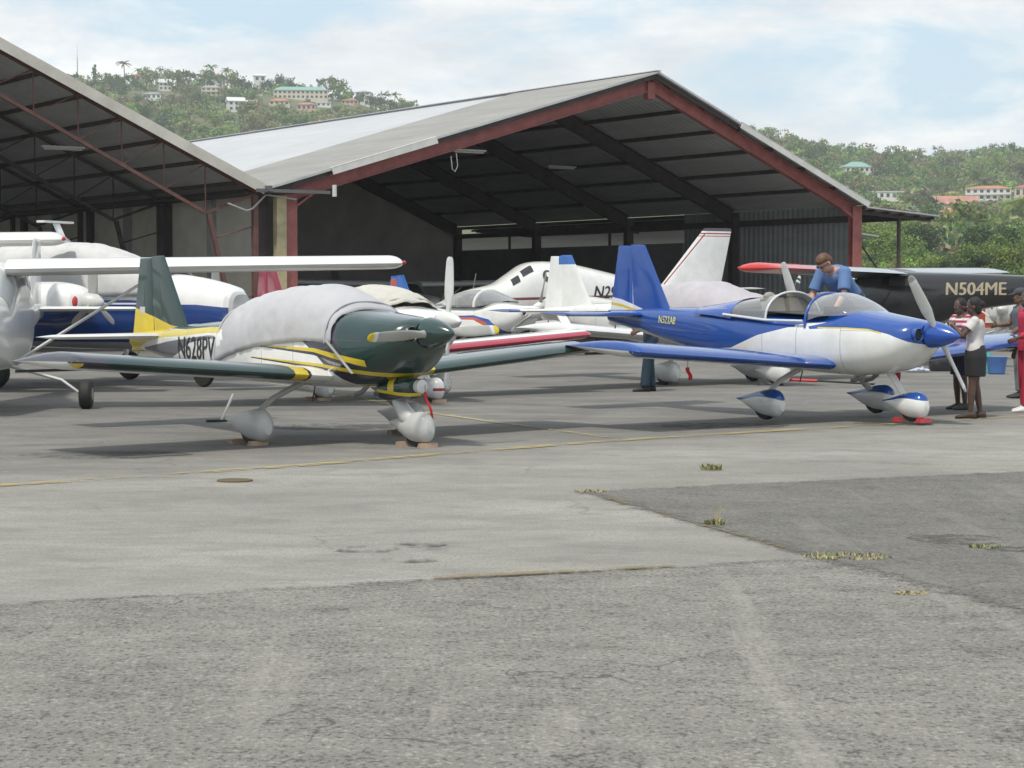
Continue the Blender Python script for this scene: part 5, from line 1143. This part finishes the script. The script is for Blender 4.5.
def stand(**kw):
    J = dict(pelvis=V3(0,0,.95), chest=V3(.0,0,1.30), neck=V3(0,0,1.45), head=V3(.02,0,1.58))
    for s, S in ((1,'L'),(-1,'R')):
        J['sh'+S] = V3(0,.185*s,1.40); J['el'+S] = V3(-.02,.24*s,1.12); J['wr'+S] = V3(.08,.24*s,.88); J['hip'+S] = V3(0,.09*s,.90); J['kn'+S] = V3(.01,.10*s,.50); J['an'+S] = V3(-.02,.10*s,.088)
    J.update(kw); return J
def ground_xy(px, d): return ((px-512)/FPX*d, d)
# woman with a camera beside the blue nose
J = stand(elL=V3(.16,.22,1.18), wrL=V3(.30,.07,1.32), elR=V3(.16,-.22,1.16), wrR=V3(.30,-.08,1.30), nrL=V3(0,1,.3), nrR=V3(0,-1,.3), knL=V3(.03,.09,.5), anL=V3(.05,.09,.088), anR=V3(-.08,-.11,.088), knR=V3(-.01,-.10,.5))
for S, s in (('L',1),('R',-1)): J['sh'+S] = V3(.0,.165*s,1.39)
x, y = ground_xy(975, 26.7)
r, P, H, ax = figure('person', 'woman in white tee shirt and short black skirt holding a camera by the blue spinner', (x, y, 0), R(165), J, SKIN_D, female=True, scale=.94, gaze=(0,.05))
hair(r, P, H, HAIRB, 'bun'); WT = M('white_tee', (.58,.55,.54), .85, bmp=.15, bs=20); BS = M('black_skirt', (.02,.02,.022), .8, bmp=.2, bs=30)
g = torso_cloth(J, ax, -.02, .49, .016, True); sleeves(g, J, .55, .068, .075); remesh('tee_shirt', g, WT, r, .011, 4)
g = MB(); g.loft([[V3(-.01+rx*math.cos(2*PI*k/20), ry*math.sin(2*PI*k/20), z) for k in range(20)] for z, rx, ry in ((1.05,.125,.155),(.98,.145,.185),(.88,.16,.20),(.74,.15,.19),(.60,.145,.18),(.598,.135,.17))]); remesh('skirt', g, BS, r, .012, 3)
shoes(J, r, M('dark_sandal', (.045,.03,.025), .7), 'sandal')
o = thing('camera', 'small silver camera held up by the woman in the black skirt', 'camera', (0,0,0)); o.matrix_world = Matrix.Translation((x,y,0)) @ Matrix.Rotation(R(165),4,'Z') @ Matrix.Translation((.345*.94,0,1.335*.94))
g = MB(); g.box((0,0,0),(.03,.10,.062)); g.build('body', STEEL, o); g = MB(); g.lathe([(.013,.024),(.03,.023),(.031,.016)],16,'x'); g.build('lens', BLACK, o)
# person in striped shirt behind her
J = stand(elR=V3(.12,-.24,1.18), wrR=V3(.28,-.12,1.12), elL=V3(.10,.24,1.17), wrL=V3(.28,.12,1.12)); x, y = ground_xy(961, 28.8)
r, P, H, ax = figure('person', 'person in red and white striped shirt half hidden behind the woman with the camera', (x, y, 0), R(200), J, SKIN_D, scale=.93, gaze=(.2,.15)); hair(r, P, H, HAIRB, '')
def stripes(nt, b, tc):
    sp = N(nt,'ShaderNodeSeparateXYZ'); L(nt, tc, sp.inputs[0]); w = mth(nt,'GREATER_THAN', mth(nt,'FRACT', mth(nt,'MULTIPLY', sp.outputs[2], 13.)), .5); L(nt, mixcol(nt, w, (.62,.56,.55), (.30,.03,.06)), b.inputs['Base Color']); b.inputs['Roughness'].default_value = .85
g = torso_cloth(J, ax, -.08, .49, .022); sleeves(g, J, .7, .075, .07); remesh('striped_shirt', g, gmat('red_white_stripes', stripes), r, .012, 4)
remesh('shorts', trousers(J, -.1, .105, .09), M('navy_shorts', (.02,.03,.06), .85), r, .013, 3); shoes(J, r, DGREY)
# two people at the right edge
J = stand(elR=V3(.13,-.23,1.16), wrR=V3(.33,-.16,1.14), elL=V3(.05,.25,1.13), wrL=V3(.22,.2,1.0)); x, y = ground_xy(1021, 32.0)
r, P, H, ax = figure('person', 'man in dark cap and grey-blue apron top, arm out, left of the red tracksuit', (x, y, 0), R(180), J, SKIN_M, scale=1.02, gaze=(0,.2)); hair(r, P, H, HAIRB, '')
g = torso_cloth(J, ax, -.12, .49, .024); sleeves(g, J, .6, .075, .075); remesh('shirt', g, M('slate_shirt', (.10,.115,.14), .85, bmp=.2), r, .012, 4)
g = MB(); g.ell(P(-.01,0,.085), (.11,.095,.07), 16, 8, 0, H); g.ell(P(.12,0,.075), (.07,.075,.012), 14, 6, 0, H); remesh('cap', g, M('dark_cap', (.05,.055,.06), .8), r, .01, 2)
remesh('trousers', trousers(J, .95), M('grey_trousers', (.16,.16,.17), .85, bmp=.2), r, .013, 3); shoes(J, r, BLACK)
J = stand(anL=V3(.06,.10,.088), knL=V3(.05,.10,.5), elL=V3(.08,.25,1.13), wrL=V3(.25,.2,1.05)); x, y = ground_xy(1028.5, 28.2)
r, P, H, ax = figure('person', 'person in red tracksuit and white trainers cut by the right edge', (x, y, 0), R(190), J, SKIN_D, scale=1.0); hair(r, P, H, HAIRB, '')
RT = M('red_tracksuit', (.40,.02,.05), .75, bmp=.2, bs=12); g = torso_cloth(J, ax, -.10, .49, .025); sleeves(g, J, 1.8, .075, .07); remesh('track_top', g, RT, r, .012, 4)
remesh('track_trousers', trousers(J, .97, .105, .085, .08), RT, r, .013, 3); shoes(J, r, M('white_trainer', (.65,.65,.65), .6), 'trainer')
# man standing on the far wing of the blue plane, leaning into its cockpit
J = dict(pelvis=V3(-.22,0,.76), chest=V3(.06,0,1.02), neck=V3(.17,0,1.13), head=V3(.29,0,1.185)); 
for s, S in ((1,'L'),(-1,'R')):
    J['sh'+S] = V3(.13,.19*s,1.07); J['el'+S] = V3(.22,.25*s,.80); J['wr'+S] = V3(.36,.20*s,.58); J['hip'+S] = V3(-.22,.10*s,.72); J['kn'+S] = V3(-.02,.12*s,.42); J['an'+S] = V3(-.16,.12*s,.088); J['nr'+S] = V3(.5,.5*s,.5)
x, y = ground_xy(839, 27.65)
r, P, H, ax = figure('person', 'man in blue shirt with thinning hair bending over the cockpit of the blue airplane', (x, y, .80), R(222), J, SKIN_L, scale=1.08, gaze=(-.2,.7)); hair(r, P, H, HAIRR, 'bald')
g = torso_cloth(J, ax, -.12, .49, .03); sleeves(g, J, .85, .085, .085); remesh('blue_shirt', g, M('denim_blue_shirt', (.10,.18,.36), .85, var=.1, bmp=.3, bs=12), r, .012, 4)
remesh('trousers', trousers(J, .95), M('dark_jeans', (.03,.045,.08), .85, bmp=.2), r, .013, 3); shoes(J, r, BLACK)
g = MB(); [g.tube([P(.095,-.07,.02),P(.1,-.03,.02)],.006,6), g.tube([P(.1,.03,.02),P(.095,.07,.02)],.006,6), g.ell(P(.098,.033,.015),(.006,.028,.02),10,6,0,H), g.ell(P(.098,-.033,.015),(.006,.028,.02),10,6,0,H), g.tube([P(.095,-.07,.02),P(0,-.085,.02)],.005,6), g.tube([P(.095,.07,.02),P(0,.085,.02)],.005,6)]; g.build('sunglasses', BLACKP, r)
# person behind the blue tail: jeans show under the wing
J = stand(anL=V3(.12,.08,.088), knL=V3(.08,.09,.5), anR=V3(-.02,-.10,.088), elL=V3(.1,.24,1.13), wrL=V3(.26,.12,1.05), elR=V3(.1,-.24,1.13), wrR=V3(.26,-.12,1.05)); x, y = ground_xy(651, 34.2)
r, P, H, ax = figure('person', 'person whose dark jeans show under the blue wing, body hidden by the tail', (x, y, 0), R(185), J, SKIN_M, scale=.98); hair(r, P, H, HAIRB, '')
g = torso_cloth(J, ax, -.10, .49, .022); sleeves(g, J, .7, .075, .07); remesh('shirt', g, M('dark_shirt', (.05,.06,.08), .85), r, .013, 3)
remesh('jeans', trousers(J, .98, .10, .085, .085), M('teal_jeans', (.018,.04,.062), .85, bmp=.2), r, .013, 3); shoes(J, r, BLACK)
# ---------------------------------------------------------------- small things on the apron
def on_plane(pl, p): 
    m = Matrix.Translation(pl.location) @ Matrix.Rotation(pl.rotation_euler.z, 4, 'Z'); return m @ Vector(p)
WOOD = M('raw_timber', (.36,.26,.18), .85, var=.15, vs=6)
def chock(pl, p, label, mat, group, w=.22):
    q = on_plane(pl, p); o = thing('wheel_chock', label, 'chock', q, pl.rotation_euler.z, group); nm = 'board'
    for s in (-1, 1): g = MB(); g.add([(s*.13,-w/2,0),(s*.13,w/2,0),(s*.23,w/2,0),(s*.23,-w/2,0),(s*.16,-w/2,.05),(s*.16,w/2,.05),(s*.22,w/2,.05),(s*.22,-w/2,.05)], [(3,2,1,0),(4,5,6,7),(0,1,5,4),(1,2,6,5),(2,3,7,6),(3,0,4,7)]); g.build(nm, mat, o, False)
    g = MB(); g.tube([(-.18,w/2-.03,.045),(0,w/2+.01,.02),(.18,w/2-.03,.045)],.006,6); g.build('cord', WHITE, o)
chock(greenp, (.10,-1.14,0), 'pair of timber chocks at the near main wheel of the green airplane', WOOD, 'wheel chocks'); chock(greenp, (.10,1.14,0), 'pair of timber chocks at the far main wheel of the green airplane', WOOD, 'wheel chocks')
chock(greenp, (1.63,0,0), 'pair of timber chocks under the green nose', WOOD, 'wheel chocks'); chock(bluep, (1.63,0,0), 'red chocks at the nose wheel of the blue airplane', RED, 'wheel chocks')
chock(whitep, (1.63,0,0), 'timber chocks at the T-marked wheel of the covered white airplane', WOOD, 'wheel chocks'); chock(whitep, (.10,-1.14,0), 'timber chocks at the near main wheel of the covered white airplane', WOOD, 'wheel chocks')
chock(gp, (1.63,0,0), 'dark chocks at the nose wheel of the white airplane with blue tail tips', DGREY, 'wheel chocks'); chock(gp, (.10,-1.14,0), 'dark chocks at the main wheel of the white airplane with blue tail tips', DGREY, 'wheel chocks')
STR = M('red_ribbon', (.5,.02,.03), .7)
def streamer(p, ln, label, w=.05, tilt=.05):
    o = thing('streamer', label, 'streamer', p, .6, 'red warning streamers'); g = MB(); g.tube([(0,0,0),(0,0,-.08)], .004, 5); g.build('cord', DGREY, o); g = MB()
    n = 8; V = []; 
    for k in range(n+1): z = -.08-ln*k/n; a = math.sin(k*.9)*.015; V += [(-w/2+tilt*k/n, a, z), (w/2+tilt*k/n, a, z)]
    g.add(V+[(x, y+.004, z) for x, y, z in V], [(2*k,2*k+1,2*k+3,2*k+2) for k in range(n)]+[(2*n+2+2*k+2,2*n+2+2*k+3,2*n+2+2*k+1,2*n+2+2*k) for k in range(n)]); g.build('ribbon', STR, o); return o
streamer(on_plane(greenp, (1.74,.03,.68)), .30, 'red ribbon hanging from the chin scoop of the green airplane', .03, .1)
streamer(on_plane(bluep, (.3,-2.7,.80)), .16, 'short red ribbon under the blue wing beside the jeans', .06)
streamer(on_plane(whitep, (.2,2.6,.84)), .22, 'red ribbon under the red-edged white wing', .04)
streamer(on_plane(bluep, (-.25,2.0,.62+.22)), .40, 'long red ribbon hanging behind the blue nose wheel', .11, .02)
# tie-down staff under the green wing
q = on_plane(greenp, (.1,-2.2,0)); q = Vector(((220-512)/FPX*26, 26, 0)); o = thing('tie_down_stake', 'thin white stake leaning under the green wing', 'stake', q, .3); g = MB(); g.tube([(0,0,0),(.17,0,.36)], .018, 8); g.build('rod', WHITE, o); g = MB(); g.box((-.05,0,.015),(.26,.14,.03)); g.build('foot', BLACK, o)
# towbar on the white plane behind the blue wing
q = on_plane(gp, (1.75,0,0)); o = thing('tow_bar', 'red tow bar with black handle lying from the white nose wheel', 'tow bar', q, R(-14)); g = MB(); g.tube([(.05,0,.12),(.75,0,.10)], .028, 8); g.build('shaft', RED, o); g = MB(); g.tube([(.75,0,.10),(1.75,.05,.05)], .018, 8); g.tube([(1.75,-.15,.05),(1.75,.2,.05)], .02, 8); g.build('handle', BLACK, o); g = MB(); g.tube([(.05,-.14,.14),(.05,.14,.14)], .02, 8); g.build('fork', STEEL, o)
# blue bucket and gear under the far blue wing
def ground_at(px, py): d = CAMH*FPX/(py-295); return ((px-512)/FPX*d, d, 0)
o = thing('bucket', 'light blue plastic bucket behind the woman in the black skirt', 'bucket', ground_at(997, 374)); PB = M('blue_plastic', (.07,.17,.42), .4); g = MB(); g.lathe([(0,.15),(.02,.17),(.34,.215),(.36,.225),(.345,.20),(.05,.16)], 26, 'z'); g.build('pail', PB, o); g = MB(); g.tube([(.21*math.cos(a), .0+.02, .35+.16*math.sin(a)*-.4+.0) for a in [PI*k/12 for k in range(13)]], .007, 6); g.build('handle', STEEL, o)
o = thing('bottle', 'tall turquoise bottle standing beside the blue bucket', 'bottle', ground_at(988.5, 373)); g = MB(); g.lathe([(0,.07),(.01,.08),(.34,.08),(.42,.03),(.46,.03)], 18, 'z'); g.build('flask', M('turquoise_plastic', (.05,.36,.34), .4), o); g = MB(); g.lathe([(.46,.034),(.52,.034)], 14, 'z'); g.build('lid', WHITE, o)
o = thing('tool_bag', 'black tool bag on the ground under the blue nose', 'bag', ground_at(945.5, 371), .2); g = MB(); g.loft([[(.36*sx*math.copysign(abs(math.cos(a))**.5, math.cos(a)), .15*sx*math.copysign(abs(math.sin(a))**.5, math.sin(a)), z) for a in [2*PI*k/20 for k in range(20)]] for z, sx in ((0,.94),(.03,1),(.25,.98),(.36,.8),(.40,.5))]); g.build('body', BLACKP, o); g = MB(); g.tube([(-.15,0,.38),(-.12,0,.52),(.12,0,.52),(.15,0,.38)], .015, 8); g.build('handle', BLACK, o)
o = thing('crate', 'small open black crate right of the tool bag', 'crate', ground_at(953.5, 370), .1); g = MB()
for a in ((-.19,0,.14,.02,.26,.28),(.19,0,.14,.02,.26,.28),(0,-.13,.14,.4,.02,.28),(0,.13,.14,.4,.02,.28),(0,0,.012,.36,.24,.02)): g.box(a[:3], a[3:])
g.build('tub', DGREY, o, False); g = MB(); g.box((0,-.146,.2),(.12,.012,.04)); g.build('grip', STEEL, o, False)
o = thing('cleaning_cloth', 'crumpled white and blue rag on the ground below the blue nose', 'cloth', ground_at(917, 372)); g = MB(); n = 14
g.add([((i/n-.5)*.5, (j/n-.5)*.4, .04+.09*abs(noise.noise(Vector((i*.35, j*.35, 2))))*1.6*(1-((i/n-.5)**2+(j/n-.5)**2)*2)) for i in range(n+1) for j in range(n+1)], [(i*(n+1)+j, (i+1)*(n+1)+j, (i+1)*(n+1)+j+1, i*(n+1)+j+1) for i in range(n) for j in range(n)]); g.build('rag', M('rag', (.40,.46,.58), .9), o)
# pickup behind the black airplane
o = thing('pickup_truck', 'red and white pickup parked beyond the black airplane, one spoked wheel showing', 'pickup', ((1006-512)/FPX*66, 66, 0), R(172)); o.scale = (1.3,)*3; PR = M('pickup_red', (.42,.06,.03), .35, coat=.5); PWH = M('pickup_white', (.62,.62,.58), .35, coat=.4)
g = MB(); pf = [(-2.3,.55),(-2.35,.95),(-.4,1.0),(-.35,1.05),(1.3,1.05),(2.2,.98),(2.3,.6),(2.2,.45),(-2.2,.45)]; g.loft([[(x, y, z) for x, z in pf] for y in (-.85,.85)]); g.build('body', PR, o, True, 30)
g = MB(); pf = [(-.4,1.0),(-.3,1.62),(.75,1.65),(1.25,1.06)]; g.loft([[(x, y, z) for x, z in pf] for y in (-.78,.78)]); g.build('cab', PWH, o, True, 30)
for s in (-1,1):
    g = MB(); g.add([(-.25,s*.79,1.1),(.5,s*.79,1.1),(.5,s*.79,1.52),(-.2,s*.79,1.52)],[(0,1,2,3)]); g.build('side_window', DGLASS, o, False)
    g = MB(); g.box((.1,s*.86,.78),(1.0,.02,.42)); dr = g.build('door', PWH, o, False); g = MB(); g.box((-.25,s*.88,.9),(.14,.03,.03)); g.build('handle', STEEL, dr, False)
    for x in (-1.4,1.45):
        g = MB(); g.lathe([(-.11,.2),(-.1,.36),(0,.39),(.1,.36),(.11,.2)], 26, 'y', (x, s*.80, .39)); t = g.build('wheel', BLACK, o); g = MB(); g.lathe([(-.12,.05),(-.12,.19),(-.1,.235),(.1,.235),(.12,.19),(.12,.05)], 22, 'y', (x, s*.80, .39)); [g.bar((x, s*.93, .39), (x+.2*math.cos(k*1.257), s*.93, .39+.2*math.sin(k*1.257)), .05, .03) for k in range(5)]; g.build('rim', PWH, t)
    g = MB(); g.ell((2.26, s*.62, .8), (.05,.13,.09), 12, 6); g.build('headlight', STEEL, o)
# ---------------------------------------------------------------- sky, sun, camera
w = bpy.data.worlds.new('World'); SC.world = w; w.use_nodes = True; nt = w.node_tree; bg = nt.nodes['Background']
SUN_EL, SUN_AZ = R(62), R(-150)      # azimuth clockwise from +Y; behind the camera to the left
sky = N(nt, 'ShaderNodeTexSky', sky_type='NISHITA'); sky.sun_disc = False; sky.sun_elevation = SUN_EL; sky.sun_rotation = SUN_AZ; sky.air_density = 1.0; sky.dust_density = 1.5; sky.ozone_density = 1
tc = N(nt, 'ShaderNodeTexCoord').outputs['Generated']
sp = N(nt, 'ShaderNodeSeparateXYZ'); L(nt, tc, sp.inputs[0])
v = mapping(nt, tc, (2.6,2.6,6.5), (0,0,0), (.35,.0,.22)); f1 = noisetex(nt, v, 3.1, 9, .56, .35); f2 = noisetex(nt, v, 8.5, 6, .6)
cov = ramp(nt, mth(nt,'ADD', mth(nt,'MULTIPLY', f1, .85), mth(nt,'MULTIPLY', f2, .15)), [(.41, .05), (.48, .55), (.55, 1.)])
shade = ramp(nt, noisetex(nt, mapping(nt, tc, (2.2,2.2,6), (0,0,0), (.9,.3,.15)), 3.2, 7, .6), [(.34, (5.5,5.95,6.4)), (.48, (6.9,7.1,7.3)), (.60, (8.3,8.3,8.2))])
skyc = mixcol(nt, .7, sky.outputs[0], (4.9,6.5,7.7))
c = mixcol(nt, cov, skyc, shade); L(nt, c, bg.inputs['Color']); bg.inputs['Strength'].default_value = .125
sd = bpy.data.lights.new('sun', 'SUN'); sd.energy = 3.0; sd.angle = R(5); sd.color = (1,.94,.84); so = bpy.data.objects.new('sun', sd); COL.objects.link(so)
dv = Vector((math.sin(SUN_AZ)*math.cos(SUN_EL), math.cos(SUN_AZ)*math.cos(SUN_EL), math.sin(SUN_EL))); so.rotation_euler = dv.to_track_quat('Z', 'Y').to_euler(); so.location = (0,0,60)
HAZE = True
if HAZE:
    g = MB(); g.box((0,880,105),(2400,1900,216)); ho = g.build('haze', [], None, False); m = bpy.data.materials.new('haze_air'); m.use_nodes = True; q = m.node_tree; q.nodes.clear(); out = N(q,'ShaderNodeOutputMaterial'); pv = N(q,'ShaderNodeVolumePrincipled'); pv.inputs['Color'].default_value = (.93,.96,1,1); pv.inputs['Density'].default_value = .0002; pv.inputs['Anisotropy'].default_value = .2; L(q, pv.outputs[0], out.inputs['Volume']); ho.data.materials.append(m); ho['kind'] = 'stuff'; ho['label'] = 'thin pale humid air over the airfield and hills'
cam = bpy.data.cameras.new('camera'); co = bpy.data.objects.new('camera', cam); COL.objects.link(co); co.location = (0,0,CAMH); co.rotation_euler = (PI/2-PITCH,0,0); cam.sensor_width = 36; cam.lens = 36*FPX/1024; cam.clip_end = 6000; cam.clip_start = .1; SC.camera = co
vs = SC.view_settings; vs.view_transform = 'Standard'; vs.look = 'None'; vs.exposure = .12; vs.gamma = 1; vs.use_curve_mapping = False
SC.cycles.use_denoising = True; SC.cycles.denoiser = 'OPENIMAGEDENOISE'; SC.cycles.max_bounces = 12; SC.cycles.diffuse_bounces = 8; SC.cycles.transparent_max_bounces = 16; SC.cycles.volume_bounces = 1
